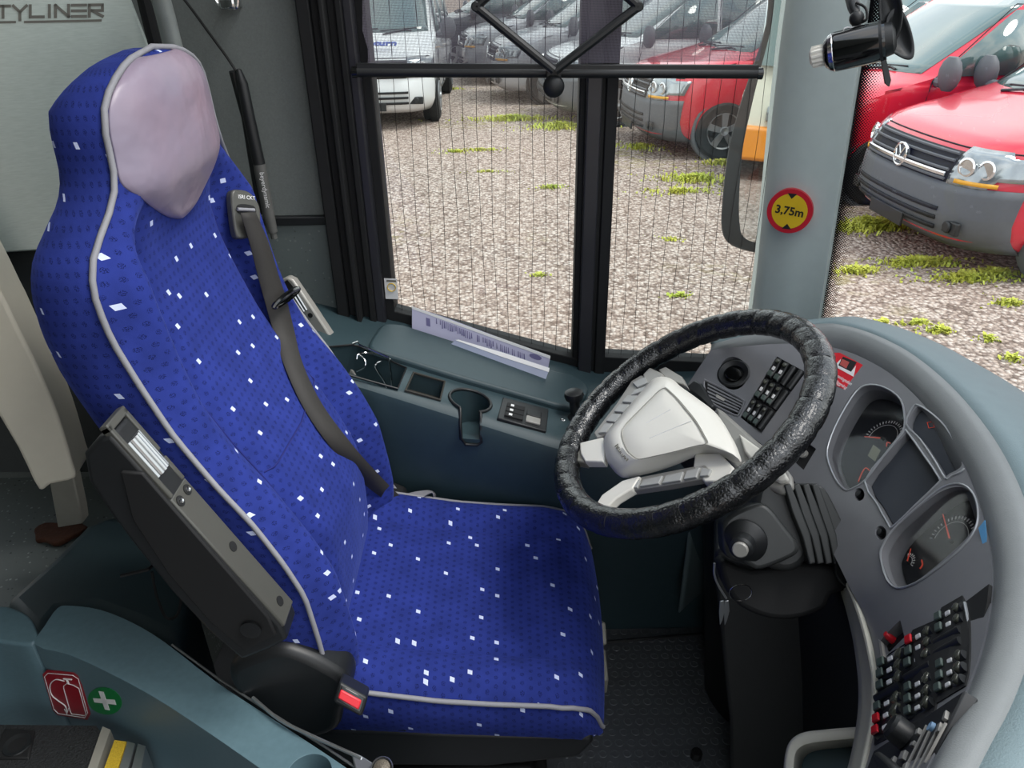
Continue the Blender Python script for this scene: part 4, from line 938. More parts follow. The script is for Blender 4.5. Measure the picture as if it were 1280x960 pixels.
# switch panel
sp_ = [(629, 496), (686, 511), (683, 539), (622, 522)]
m = MB(); m.prism([P(x, y, pl=cpl(.004)) for x, y in sp_], -CP[1]*.008); swp = build('switch_panel', m, M['black'], cons, bevel=.002)
def bl2(q, a, b):  # bilinear in the quad
    x = (1-b)*((1-a)*q[0][0]+a*q[1][0])+b*((1-a)*q[3][0]+a*q[2][0]); y = (1-b)*((1-a)*q[0][1]+a*q[1][1])+b*((1-a)*q[3][1]+a*q[2][1]); return (x, y)
def sub_quad(q, a0, a1, b0, b1): return [bl2(q, a0, b0), bl2(q, a1, b0), bl2(q, a1, b1), bl2(q, a0, b1)]
for k in range(3):
    b0 = .18+.21*k
    m = MB(); m.prism([P(x, y, pl=cpl(.008)) for x, y in sub_quad(sp_, .12, .50, b0, b0+.18)], -CP[1]*.005); bt = build('push_button', m, M['black2'], swp, bevel=.001)
for k in range(2):
    b0 = .22+.29*k
    m = MB(); m.prism([P(x, y, pl=cpl(.008)) for x, y in sub_quad(sp_, .56, .86, b0, b0+.26)], -CP[1]*.005); build('rocker_switch', m, M['silverp'] if k else M['black'], swp, bevel=.0015)
m = MB()
for k in range(3):
    m.prism([P(x, y, pl=cpl(.0086)) for x, y in sub_quad(sp_, .20, .27, .22+.21*k, .31+.21*k)], -CP[1]*.001)
build('symbol', m, M['white'], swp, smooth=0)
# chromed bottle wire
m = MB()
def q_(x, y, o): return P(x, y, pl=cpl(o))
m.tube([q_(440, 430, .03), q_(447, 427, .03), q_(449, 431, .03), q_(486, 447, .03), q_(487, 456, .01), q_(489, 466, -.02), q_(490, 484, -.06)], .0022, 8)
m.tube(cr([q_(446, 449, 0), q_(448, 443, .008), q_(460, 441, .01), q_(480, 445, .02), q_(488, 450, .02)], 4), .0020, 8)
m.tube(cr([q_(476, 452, 0), q_(469, 456, 0), q_(472, 464, -.02), q_(480, 476, -.04), q_(483, 484, -.06)], 4), .0022, 8)
m.tube(cr([q_(448, 443, .005), q_(456, 450, 0), q_(456, 458, -.01), q_(446, 464, -.03)], 4), .0018, 8)
build('bottle_wire', m, M['chrome'], cons)
m = MB(); kb = P(720, 524, pl=CP); m.lathe([(.022, -.004), (.022, .004), (.014, .010), (.0105, .014), (.0115, .045), (.0095, .052)], kb, V((-.10, 0, 1)), 22)
hb = build('parking_brake_lever', m, M['black'], cons); m = MB(); m.lathe([(.010, .048), (.019, .052), (.021, .060), (.019, .067), (.010, .071), (.0, .0715)], kb, V((-.10, 0, 1)), 24, cap=False); build('knob', m, M['black'], hb)
m = MB(); m.lathe([(.0055, 0), (.0055, .0012), (.002, .0016), (.0, .0008)], P(703, 525, pl=cpl(0)), CP[1], 16, cap=False); build('screw', m, M['chrome'], cons)
m = MB(); m.prism([P(x, y, Y=1.60) for x, y in ((417, 409), (430, 411), (433, 424), (419, 424))], (0, .04, 0)); build('latch_block', m, M['black'], cons, bevel=.003)
# papers against the window
ppl = (V((0, 1.615, .72)), V((0, -.95, .3)).normalized())
w = thing('paper_sheet', 'long white printed sheet leaning against the window on the console ledge', 'paper', P(600, 437, pl=ppl))
M['paper'] = mat('lilac_white_paper', '#b9b8d2', .55, var=.05, vs=6); M['ink'] = mat('grey_ink', '#6a6690', .6)
m = MB(); m.slab([(515, 383), (560, 398), (640, 428), (688, 446), (684, 466), (640, 454), (570, 434), (515, 411)], ppl, .0012); s_ = build('sheet', m, M['paper'], w, smooth=0)
m = MB(); m.slab([(514, 382.5), (688, 445), (687.6, 448.5), (515, 386)], (ppl[0]+ppl[1]*.0008, ppl[1]), .003); build('folded_edge', m, M['white'], w)
m = MB(); random.seed(3)
for i in range(46):
    t_ = i/46; x = 545+112*t_; y = 399+45*t_-1; h = 6+4*random.random()
    if random.random() < .12: continue
    m.slab([(x, y), (x+.5+random.random()*.8, y+.3), (x+1+random.random(), y+h), (x, y+h)], (ppl[0]+ppl[1]*.0006, ppl[1]), .0003)
m.slab([(532.5, 397), (537.5, 398.5), (538, 408.5), (533, 407)], (ppl[0]+ppl[1]*.0006, ppl[1]), .0003)
m.slab(cr2([(663, 442), (670, 443), (677, 447), (675, 450), (668, 449), (662, 445)], 2, True), (ppl[0]+ppl[1]*.0006, ppl[1]), .0003)
build('print', m, M['ink'], w, smooth=0)
ppl2 = (V((0, 1.555, .72)), V((0, -.75, .66)).normalized())
w = thing('plastic_sleeve', 'folded clear plastic sleeve lying in front of the long printed sheet', 'sleeve', P(620, 448, pl=ppl2))
m = MB(); m.slab([(571, 424), (628, 440), (687, 460), (682, 475), (620, 452), (561, 432)], ppl2, .0012); build('sleeve', m, mat('sleeve_film', '#8e96ac', .25, var=.2, vs=14), w, smooth=0)
m = MB(); m.slab([(569, 425), (573, 424.5), (628, 440.5), (687, 460), (686, 465), (630, 447)], (ppl2[0]+ppl2[1]*.001, ppl2[1]), .001); build('fold', m, M['white'], w, smooth=0)
# ================================================================== DASHBOARD
dash = thing('dashboard', 'wraparound grey dashboard with two round gauges, screen and rows of rocker switches', 'dashboard', (.6, .8, .0))
OUT = [(888, 438, .882), (920, 434, .890), (965, 430, .902), (1012, 430, .915), (1052, 437, .925), (1088, 452, .935), (1122, 474, .94), (1160, 512, .945), (1194, 562, .95), (1219, 616, .95), (1235, 676, .95), (1240, 730, .95), (1230, 798, .95), (1207, 865, .95), (1180, 917, .95), (1156, 964, .95), (1132, 1010, .95), (1110, 1050, .95)]
INN = [(860, 480, .822), (872, 496, .82), (893, 514, .815), (918, 531, .81), (945, 550, .80), (972, 573, .795), (992, 600, .79), (1010, 630, .788), (1030, 668, .785), (1048, 705, .78), (1064, 738, .778), (1078, 765, .775), (1090, 802, .772), (1096, 850, .77), (1094, 893, .768), (1086, 934, .766), (1074, 975, .764), (1060, 1015, .76)]
o3 = cr([P(x, y, z=z) for x, y, z in OUT], 5); i3 = cr([P(x, y, z=z) for x, y, z in INN], 5)
NV = 14
front = []
for a, b in zip(o3, i3):
    front.append([a.lerp(b, j/NV) for j in range(NV+1)])
fm = MB(); fm.grid(front); fb_ = bvh(fm)
# solid fascia
nr = []
for i in range(len(front)):
    i0, i1 = max(0, i-1), min(len(front)-1, i+1)
    t_ = front[i1][7]-front[i0][7]; s_ = front[i][NV]-front[i][0]; n = t_.cross(s_).normalized()
    if n.dot(CAM-front[i][7]) < 0: n = -n
    nr.append(n)
nr = [sum((nr[max(0, min(len(nr)-1, i+k))] for k in range(-3, 4)), V((0, 0, 0))).normalized() for i in range(len(nr))]
m = MB(); rows = []
for i, r in enumerate(front):
    rows.append(r+[p-nr[i]*.045 for p in r[::-1]])
bb = m.grid(rows, cu=True); m.face(bb[0]); m.face(bb[-1][::-1])
fas = build('fascia', m, M['fascia'], dash, smooth=0)
def frame_at(x, y):
    h, n = cast(fb_, x, y); 
    i = min(range(len(front)), key=lambda k: min((front[k][j]-h).length for j in (0, 4, 7, 10, NV)))
    return h, nr[i]
def fpl(x, y, off=0):
    h, n = frame_at(x, y); return (h+n*off, n)
def fpocket(pix, c, depth, shrink=.0):
    pl = fpl(*c); m = MB(); q = [P(x, y, pl=pl) for x, y in pix]; cc = sum(q, V((0, 0, 0)))/len(q)
    m.prism([p+pl[1]*.03 for p in q], -pl[1]*(.03+depth), [cc+(p-cc)*(1-shrink) for p in q]); return m
SPD = cr2([(1065, 611), (1082, 600), (1105, 570), (1128, 540), (1131, 522), (1126, 500), (1109, 486), (1088, 481), (1071, 489), (1052, 518), (1039, 546), (1034, 570), (1044, 598), (1056, 612)], 3, True)
SCR = cr2([(1081, 602), (1105, 570), (1129, 541), (1135, 541), (1155, 569), (1174, 597), (1172, 605), (1145, 631), (1117, 658), (1111, 656), (1096, 629)], 2, True)
IND = cr2([(1133, 530), (1141, 509), (1149, 507), (1166, 518), (1182, 534), (1198, 561), (1206, 581), (1203, 589), (1190, 595), (1182, 598), (1168, 575), (1150, 549)], 3, True)
TAC = cr2([(1101, 697), (1104, 682), (1117, 662), (1138, 642), (1171, 614), (1193, 605), (1209, 609), (1220, 624), (1223, 648), (1216, 669), (1193, 694), (1160, 720), (1138, 732), (1121, 735), (1109, 724)], 3, True)
circ = lambda cx, cy, rx, ry, rot=0, n=20: [(cx+rx*math.cos(a)*math.cos(rot)-ry*math.sin(a)*math.sin(rot), cy+rx*math.cos(a)*math.sin(rot)+ry*math.sin(a)*math.cos(rot)) for a in [2*PI*i/n for i in range(n)]]
RV = circ(917, 467, 18, 20.5); AV = cr2([(878, 475), (885, 476), (927, 498), (931, 505), (925, 519), (918, 520), (888, 504), (880, 490)], 2, True)
SWB = [(971, 445), (1007, 465), (951, 540), (926, 523)]
HZ = [(1099, 801), (1128, 777), (1131, 797), (1102, 820)]; SM = [(1009, 553), (1020, 561), (1004, 587), (992, 576)]
KN = [(1074, 618, 6.5, 8), (1101, 666, 7, 8.5)]
BNK = [(1092, 848), (1200, 748), (1222, 800), (1205, 855), (1094, 930)]
cut(fas, [fpocket(SPD, (1085, 550), .032, .06), fpocket(SCR, (1128, 600), .014), fpocket(IND, (1172, 552), .014), fpocket(TAC, (1162, 670), .030, .06), fpocket(RV, (917, 467), .02), fpocket(AV, (905, 498), .02), fpocket(SWB, (964, 495), .008), fpocket(HZ, (1115, 799), .012), fpocket(SM, (1006, 570), .008)]+[fpocket(circ(a, b, c, d), (a, b), .008) for a, b, c, d in KN])
md = fas.modifiers.new('bevel', 'BEVEL'); md.width = .0016; md.segments = 2; md.limit_method = 'ANGLE'; md.angle_limit = math.radians(50)
M['dial'] = mat('dial_face', '#23252a', .75, var=.2, vs=30, spec=.15); M['orange'] = mat('orange_needle', '#e8543c', .4, emit='#e8543c', es=.15)
M['lcd'] = mat('screen_face', '#3d4148', .6, var=.05, spec=.2); M['lcd2'] = mat('odometer_lcd', '#8d8f78', .4)
M['edge'] = mat('bezel_edge', '#a4a7ab', .3, .4)
def shr(pix, k):
    cx = sum(p[0] for p in pix)/len(pix); cy = sum(p[1] for p in pix)/len(pix); return [(cx+(x-cx)*k, cy+(y-cy)*k) for x, y in pix]
def face(name, pix, c, off, mm, par, k=1.0, t=.002, bev=0):
    pl = fpl(*c, off=off); h0 = fpl(*c); q = [P(x, y, pl=h0) for x, y in pix]; cc = sum(q, V((0, 0, 0)))/len(q)
    m = MB(); m.prism([cc+(p-cc)*k+pl[1]*off for p in q], -pl[1]*t); return build(name, m, mm, par, bevel=bev)
def bez(pix, c, par, r=.0014, off=.0005, mm='edge', name='bezel'):
    m = MB(); m.tube([cast(fb_, x, y)[0]+nr_at(x, y)*off if cast(fb_, x, y)[0] is not None else P(x, y, pl=fpl(*c)) for x, y in pix], r, 6, closed=True); return build(name, m, M[mm], par)
def nr_at(x, y): return frame_at(x, y)[1]
def gauge(name, pix, c, hub, arcs, needles, extra=None):
    f = face(name, pix, c, -.0295, M['dial'], dash, .935)
    pl = fpl(*c, off=-.029); n = pl[1]
    for (hx, hy, tx, ty, wd) in needles:
        a, b = P(hx, hy, pl=(pl[0]+n*.004, n)), P(tx, ty, pl=(pl[0]+n*.004, n)); d = (b-a).normalized(); s_ = d.cross(n)
        m = MB(); m.prism([a-s_*wd, a+s_*wd, b+s_*wd*.4, b-s_*wd*.4], n*.001); nd_ = build('needle', m, M['orange'], f)
        m = MB(); m.lathe([(wd*2.2, -.003), (wd*2.2, .002), (wd*1.4, .003)], a, n, 16); build('needle_hub', m, M['black'], f)
    m = MB()
    for (hx, hy, ex, ey, r, a0, a1, nt, L_, thk) in arcs:
        h = P(hx, hy, pl=pl); e1 = P(ex, ey, pl=pl)-h; e1.normalize(); e2 = n.cross(e1)
        for i in range(nt):
            a = a0+(a1-a0)*i/(nt-1); d = e1*math.cos(a)+e2*math.sin(a); s_ = d.cross(n)*thk
            m.prism([h+d*r-s_, h+d*r+s_, h+d*(r+L_)+s_, h+d*(r+L_)-s_], n*.0008)
        m.tube([h+(e1*math.cos(a)+e2*math.sin(a))*(r*.86)+n*.0006 for a in [a0+(a1-a0)*i/30 for i in range(31)]], .00035, 4)
    build('dial_markings', m, M['white'], f, smooth=0)
    return f
g1 = gauge('speedometer', SPD, (1085, 550), None, [(1103, 548, 1080, 546, .028, 0, -3.4, 22, .004, .0006)], [(1103, 548, 1081, 546, .0010)])
pl = fpl(1085, 550, -.0285)
m = MB(); m.prism([P(x, y, pl=pl) for x, y in ((1092, 556), (1101, 563), (1094, 577), (1085, 570))], pl[1]*.0008); build('odometer', m, M['lcd2'], g1)
m = MB(); m.tube(cr([P(x, y, pl=pl) for x, y in ((1073, 602), (1077, 592), (1082, 585), (1087, 588))], 4), .0009, 5); m.tube(cr([P(x, y, pl=pl) for x, y in ((1108, 558), (1109, 553), (1113, 554))], 4), .0009, 5); build('warning_arc', m, M['orange'], g1)
g2 = gauge('rev_counter', TAC, (1162, 670), None, [(1188, 676, 1155, 662, .030, .2, -2.6, 18, .004, .0006), (1134, 703, 1139, 688, .010, .2, -2.0, 8, .003, .0005)], [(1188, 676, 1179, 643, .0010), (1134, 703, 1139, 686, .0007)])
pl = fpl(1162, 670, -.0285); m = MB(); m.tube(cr([P(x, y, pl=pl) for x, y in ((1152, 700), (1153, 706), (1150, 711))], 4), .0010, 5); build('warning_arc', m, M['orange'], g2)
face('display_screen', SCR, (1128, 600), -.0125, M['lcd'], dash, .97)
wi = face('warning_light_panel', IND, (1172, 552), -.0125, M['lcd'], dash, .97)
pl = fpl(1172, 552, -.012)
for x, y in ((1163, 531), (1191, 566)):
    m = MB(); m.tube([P(x+a, y+b, pl=pl) for a, b in ((-4, -3), (3, -4), (5, 3), (-2, 4))], .0005, 5, closed=True); build('warning_symbol', m, M['orange'], wi)
for pix, c in ((SPD, (1085, 550)), (SCR, (1128, 600)), (IND, (1172, 552)), (TAC, (1162, 670))): bez(pix, c, dash)
for pix, c, o_ in ((SPD, (1085, 550), -.010), (TAC, (1162, 670), -.010)): face('lens', pix, c, o_, M['gauge_glass'], dash, .975, .001)
for a, b, c, d in KN:
    pl = fpl(a, b, -.008); m = MB(); m.lathe([(.0050, 0), (.0048, .006), (.0030, .0065)], P(a+1.5, b+1.5, pl=pl), pl[1], 18); build('reset_knob', m, M['black'], dash)
pl = fpl(1006, 570, -.008); m = MB(); m.lathe([(.0075, 0), (.007, .005), (.003, .0055), (.002, .004)], P(1006, 569, pl=pl), pl[1], 18); build('light_knob', m, M['silverp'], dash)
face('knob_plate', SM, (1006, 570), -.006, M['black2'], dash, .97)
# round vent with tilting disc
pl = fpl(917, 467, .0); cc = P(917, 467, pl=pl); n = pl[1]
m = MB(); m.lathe([(.0275, -.015), (.0285, .001), (.0255, .003), (.0175, -.001), (.0165, -.006)], cc, n, 40, cap=False); v_ = build('round_vent', m, M['black'], dash)
m = MB(); m.lathe([(.0165, -.008), (.0165, -.0075)], cc, n, 32); build('vent_back', m, M['black2'], v_)
m = MB(); m.lathe([(.0135, -.003), (.0145, -.001), (.0135, .0)], cc, (n+V((.35, -.1, .2))).normalized(), 30); build('vent_vane', m, M['gloss'], v_)
# rectangular vent
f = face('air_vent', AV, (905, 498), .002, M['black2'], dash, .80, .012)
pl = fpl(905, 498, .0015); m = MB(); m.tube([P(x, y, pl=pl) for x, y in shr(AV, .93)], .0022, 6, closed=True); build('vent_frame', m, M['fascia'], f)
m = MB()
for k in range(5):
    t_ = (k+.5)/5; a = (883+4*t_*0+2*t_, 479+24*t_-3*(1-t_)); a = (884-1*t_+1, 479+22*t_); b = (929-7*t_, 502+15*t_)
    m.prism([P(a[0], a[1]-1.2, pl=pl), P(b[0], b[1]-1.2, pl=pl), P(b[0], b[1]+.8, pl=pl), P(a[0], a[1]+.8, pl=pl)], pl[1]*.0016)
build('vent_slat', m, M['fascia'], f)
m = MB(); m.prism([P(x, y, pl=pl)+pl[1]*.002 for x, y in ((896, 494), (907, 500), (905, 503), (895, 498))], pl[1]*.002); build('vent_slider', m, M['silverp'], f, bevel=.0006)
# rocker switches: facing block by the vents
M['lens'] = mat('switch_lens', '#55574e', .25, coat=.5); M['swg'] = mat('switch_green_grey', '#4d5a55', .4)
def rocker(c0, u, v, blank, red=False, par=dash, hh=.009, reff=None, lit=True):
    """c0 centre px, u half long axis px, v half short axis px"""
    pl = fpl(*(reff or c0), off=0); n = pl[1]
    A, B = P(c0[0]-u[0], c0[1]-u[1], pl=pl), P(c0[0]+u[0], c0[1]+u[1], pl=pl); S_ = P(c0[0]+v[0], c0[1]+v[1], pl=pl)-P(*c0, pl=pl)
    d = B-A; m = MB(); rows = []
    K = 9
    for i in range(K):
        t_ = i/(K-1); hgt = hh*(1 if blank else (1-.55*math.sin(PI*t_)**1.5)); rows.append([A+d*t_+S_*.90*math.cos(a)+n*(hgt*max(0, math.sin(a))**.6-.002) for a in [PI*j/8 for j in range(9)]]+[A+d*t_-S_*.9-n*.004, A+d*t_+S_*.9-n*.004])
    bb = m.grid(rows, cu=True); m.face(bb[0]); m.face(bb[-1][::-1])
    r = build('rocker_switch' if not blank else 'blank_cover', m, M['black'], par, smooth=50)
    if blank: return r
    m = MB()
    def cap(t0, t1, mm, nm, w=.80, up=.0012):
        m = MB(); 
        h0 = hh*(1-.55*math.sin(PI*(t0+t1)/2)**1.5)
        m.prism([A+d*t0-S_*w+n*(h0*.72), A+d*t1-S_*w+n*(h0*.72), A+d*t1+S_*w+n*(h0*.72), A+d*t0+S_*w+n*(h0*.72)], n*(h0*.28+up)); return build(nm, m, mm, r, bevel=.0012)
    cap(.02, .28, M['red'] if red else M['swg'], 'end_cap')
    if lit: cap(.36, .56, M['white'], 'symbol', .45, .0008)
    m = MB(); S2 = S_.length; m.lathe([(S2*.66, -.003), (S2*.6, .0008), (S2*.4, .0012)], A+d*.84+n*(hh*.72), n, 14); build('lens', m, M['lens'], r)
    return r
du, dv = (36/4, 20/4), (-45/3, 78/3)
for row in range(3):
    for col in range(4):
        t0 = (row+.5)/3; s0 = (col+.5)/4
        q = [SWB[0], SWB[1], SWB[2], SWB[3]]; c = bl2(q, s0, t0)
        blank = (row == 0 and col >= 2) or (row > 0 and col == 3)
        a = bl2(q, s0, (row+.06)/3); b = bl2(q, s0, (row+.94)/3); l = bl2(q, (col+.08)/4, t0); rr2 = bl2(q, (col+.92)/4, t0)
        rocker(c, ((a[0]-b[0])/2, (a[1]-b[1])/2), ((rr2[0]-l[0])/2, (rr2[1]-l[1])/2), blank, False, hh=.006, reff=(964, 495))
# aisle side bank
bkp = [(1094, 846), (1112, 818), (1136, 803), (1142, 788), (1172, 775), (1178, 760), (1204, 745), (1212, 762), (1214, 800), (1212, 842), (1208, 858), (1172, 880), (1168, 896), (1130, 915), (1094, 932)]
bm_ = []
for x, y in bkp:
    h, n = cast(fb_, x, y); h = h if h is not None else P(x, y, pl=fpl(1190, 850)); bm_.append(h)
m = MB(); c_ = fpl(1150, 840)[1]; m.prism([h+c_*.0012 for h in bm_], -c_*.004); build('switch_bank', m, M['black2'], dash, smooth=0)
M['bank'] = mat('switch_bank_frame', '#1d1f22', .5)
for r_, cap_ in (([(1118, 825), (1117, 839), (1117, 854), (1113, 867), (1114, 881), (1113, 896), (1112, 911)], (3, 5, 6)), ([(1153, 797), (1153, 811), (1152, 826), (1151, 841), (1153, 857), (1153, 872), (1153, 887)], (3, 0)), ([(1190, 768), (1191, 782), (1188, 797), (1188, 811), (1193, 828), (1193, 843), (1191, 858)], (2, 3))):
    for k, c in enumerate(r_):
        blank = k in ((3,) if r_[0][0] < 1160 else (2, 3)); red = (r_[0][0] == 1118 and k in (5, 6)) or (r_[0][0] == 1153 and k == 0)
        u = (15.5, -8.5); rocker(c, u, (0.6, 6.2), blank, red, hh=.008)
pl = fpl(1115, 799, -.010); m = MB(); m.prism([P(x, y, pl=pl) for x, y in shr(HZ, .95)], -pl[1]*.003); hz = build('hazard_switch', m, M['black2'], dash)
m = MB(); m.lathe([(.0055, 0), (.005, .008), (.003, .012)], P(1117, 800, pl=pl), (pl[1]+V((-.2, .1, .3))).normalized(), 16); build('toggle', m, M['red'], hz)['label'] = 'orange red toggle'
m = MB(); m.prism([P(x, y, pl=(pl[0]+pl[1]*.011, pl[1])) for x, y in ((1098, 799), (1101, 802), (1104, 820), (1101, 822))], -pl[1]*.004); build('guard', m, M['silverp'], hz)
# radio and tachograph rows below the bank
rpl = fpl(1140, 925, .002)
m = MB(); m.prism([P(x, y, pl=rpl) for x, y in ((1092, 938), (1152, 898), (1196, 868), (1206, 862), (1160, 955), (1140, 985), (1074, 985))], -rpl[1]*.012); rd = build('tachograph', m, M['bank'], dash, bevel=.002)
for k, (a, b) in enumerate((((1160, 908), (1122, 985)), ((1166, 910), (1132, 985)), ((1176, 908), (1145, 970)), ((1184, 905), (1158, 955)))):
    m = MB(); m.tube([P(*a, pl=rpl)+rpl[1]*.001, P(*b, pl=rpl)+rpl[1]*.001], .0013, 6); build('groove_strip', m, M['silverp'], rd)
for q in ([(1184, 893), (1187, 890), (1185, 900), (1181, 903)], [(1176, 908), (1180, 905), (1177, 916), (1173, 919)], [(1149, 914), (1153, 912), (1151, 919), (1147, 921)], [(1143, 930), (1147, 928), (1144, 934), (1140, 935)], [(1130, 942), (1136, 940), (1132, 951), (1126, 952)], [(1118, 950), (1122, 947), (1118, 957), (1114, 959)], [(1133, 958), (1138, 955), (1134, 968), (1129, 970)]):
    m = MB(); m.prism([P(*p, pl=rpl)+rpl[1]*.003 for p in q], -rpl[1]*.004); build('button', m, M['silverp'], rd, bevel=.0005)
m = MB(); m.lathe([(.0045, 0), (.0042, .003)], P(1166, 910, pl=rpl), rpl[1], 14); build('indicator', m, mat('pale_blue_print', '#8fb4d8', .4), rd)
m = MB(); m.lathe([(.013, 0), (.0125, .014), (.010, .017)], P(1134, 922, pl=rpl), (rpl[1]+V((-.1, .2, .1))).normalized(), 24); build('rotary_knob', m, M['black'], dash)
m = MB(); m.prism([P(x, y, pl=(rpl[0]+rpl[1]*.02, rpl[1])) for x, y in ((1088, 942), (1096, 937), (1116, 955), (1114, 975), (1100, 975))], -rpl[1]*.03); build('lever_switch', m, M['black'], dash, bevel=.004, seg=3)
# slim coin slot by the bank
q = [(1207, 752), (1236, 730), (1234, 752), (1222, 806), (1216, 800)]
m = MB(); pl = fpl(1215, 770, .001); m.prism([P(x, y, pl=pl) for x, y in q], -pl[1]*.004); cs_ = build('coin_slot', m, M['black2'], dash)
m = MB(); m.tube([P(x, y, pl=pl)+pl[1]*.001 for x, y in ((1207, 754), (1214, 790), (1217, 818))], .0016, 6); build('slot_edge', m, M['edge'], cs_)
m = MB(); m.prism([P(x, y, pl=fpl(1228, 672, .0012)) for x, y in ((1223, 660), (1231, 650), (1234, 685), (1233, 700))], -fpl(1228, 672)[1]*.001); build('blue_label', m, mat('blue_label_print', '#4f93c4', .4), dash)
# cowl and dash top, sweeping out to the windshield
cen = V((.22, .78, 0))
def outw(p): d = V((p.x-cen.x, p.y-cen.y, 0)); return d.normalized()
rows = []
N_ = len(o3)
for i, p in enumerate(o3):
    d = outw(p); t_ = i/(N_-1); k = min(1, t_*5)   # narrow at the window end
    wd = .30*k+.05*(1-k)
    up = V((0, 0, 1))
    rows.append([p-up*.02+d*.001, p-up*.0+d*.002, p+up*.012*k+d*.004, p+up*.022*k+d*.010, p+up*.027*k+d*.020, p+up*.029*k+d*.034, p+up*.026*k+d*.06*max(k, .5), p+up*(.018*k)+d*.10*max(k, .4), p-up*(.004)+d*wd*.55, p-up*(.045)+d*wd*.8, p-up*(.11)+d*wd, p-up*.35+d*wd*1.05, p-up*.7+d*wd*1.05])
m = MB(); m.grid([r[:6] for r in rows]); build('cowl', m, M['cowl'], dash, smooth=70, solid=.003)
m = MB(); m.grid([r[5:] for r in rows]); build('dash_top', m, M['teal_lt'], dash, smooth=70, solid=.004)
inn_ = [V((.60+.0*i, p.y, .70)) for i, p in enumerate(ws)]
m = MB(); m.grid([[V((p.x-.005, p.y, .70)), V((p.x-.14, p.y*.97, .70)), V((.60, p.y*.97 if p.y > 0 else p.y, .68))] for p in ws]); build('front_shelf', m, M['teal_lt'], dash, smooth=60, solid=.01)
# trim strip following the lower edge
seg = [(1062, 732), (1072, 755), (1083, 790), (1092, 830), (1096, 865), (1093, 905), (1085, 945), (1076, 985)]; seg2 = [(1050, 738), (1058, 765), (1066, 800), (1071, 835), (1073, 865), (1071, 900), (1063, 945), (1052, 985)]
a = cr([P(x, y, z=.768) for x, y in seg], 5); b = cr([P(x, y, z=.70) for x, y in seg2], 5)
M['olive'] = mat('grey_olive_trim', '#c2bfae', .5, var=.06, bump=.15, bs=800)
m = MB(); m.grid([[p+V((.004, 0, .003)), p+V((0, 0, .004)), p+V((-.005, .0, 0)), p.lerp(q, .3), p.lerp(q, .7), q, q+V((.02, 0, -.02))] for p, q in zip(a, b)]); build('trim_strip', m, M['olive'], dash, smooth=60, solid=.006)
m = MB(); m.tube([p+V((-.002, 0, .003)) for p in a], .0035, 8); build('trim_edge', m, M['pocketf'], dash)
# lower storage pocket with rounded frame
pk = (P(1030, 935, z=.60), V((-.55, -.2, .8)).normalized())
m = MB(); o_ = cr([P(x, y, pl=pk) for x, y in ((1078, 908), (1030, 912), (1003, 916), (988, 926), (981, 945), (978, 985))], 5); i_ = cr([P(x, y, pl=pk) for x, y in ((1078, 922), (1034, 926), (1012, 929), (1000, 934), (993, 946), (991, 985))], 5)
m.grid([[p, p.lerp(q, .5)+pk[1]*.003, q, q-pk[1]*.03] for p, q in zip(o_, i_)]); build('pocket_frame', m, M['pocketf'], dash, smooth=60, solid=.005)
m = MB(); m.prism([P(x, y, pl=(pk[0]-pk[1]*.03, pk[1])) for x, y in ((1078, 924), (1004, 936), (994, 950), (990, 1000), (1078, 1000))], -pk[1]*.01); build('pocket_floor', m, M['teal'], dash)
# dark lower body of the dash
m = MB(); lo = [p+V((.02, 0, -.012)) for p in i3]
m.grid([[p, p+V((.015, 0, -.10)), V((p.x+.06, p.y, .35)), V((p.x+.10, p.y, .0))] for p in lo]); build('knee_panel', m, M['black'], dash, smooth=60, solid=.01)
# red sticker
pl = fpl(1060, 467, .0012)
w = thing('warning_sticker', 'red sticker with white lettering on the dashboard behind the wheel rim', 'sticker', P(1060, 467, pl=pl))
m = MB(); m.prism([P(x, y, pl=pl) for x, y in ((1036, 441), (1050, 441), (1084, 459), (1065, 491), (1030, 475))], -pl[1]*.0008); build('face', m, mat('sticker_bright_red', '#d8202f', .35), w, smooth=0)
rt_ = P(1075, 475, pl=pl)-P(1050, 460, pl=pl)
up_ = P(1060, 455, pl=pl)-P(1052, 470, pl=pl)
text('lettering', 'öppningsdon', P(1054, 474, pl=pl)+pl[1]*.0003, rt_, up_, .0080, M['white'], w, .0002); text('lettering', 'anläggning', P(1050, 480, pl=pl)+pl[1]*.0003, rt_, up_, .0080, M['white'], w, .0002)
m = MB(); m.prism([P(x, y, pl=pl)+pl[1]*.0006 for x, y in ((1043, 458), (1051, 449), (1050, 457), (1064, 465), (1070, 457), (1067, 471))], -pl[1]*.0005); build('white_frame', m, M['white'], w, smooth=0)
m = MB(); m.prism([P(x, y, pl=pl)+pl[1]*.0008 for x, y in ((1054, 446), (1071, 453), (1064, 465), (1048, 457))], -pl[1]*.0005); build('black_square', m, M['black2'], w, smooth=0)
m = MB(); m.prism([P(x, y, pl=pl)+pl[1]*.0010 for x, y in ((1053, 449), (1062, 453), (1058, 461), (1050, 456))], -pl[1]*.0005); build('red_square', m, mat('faded_red', '#b8504a', .4), w, smooth=0)
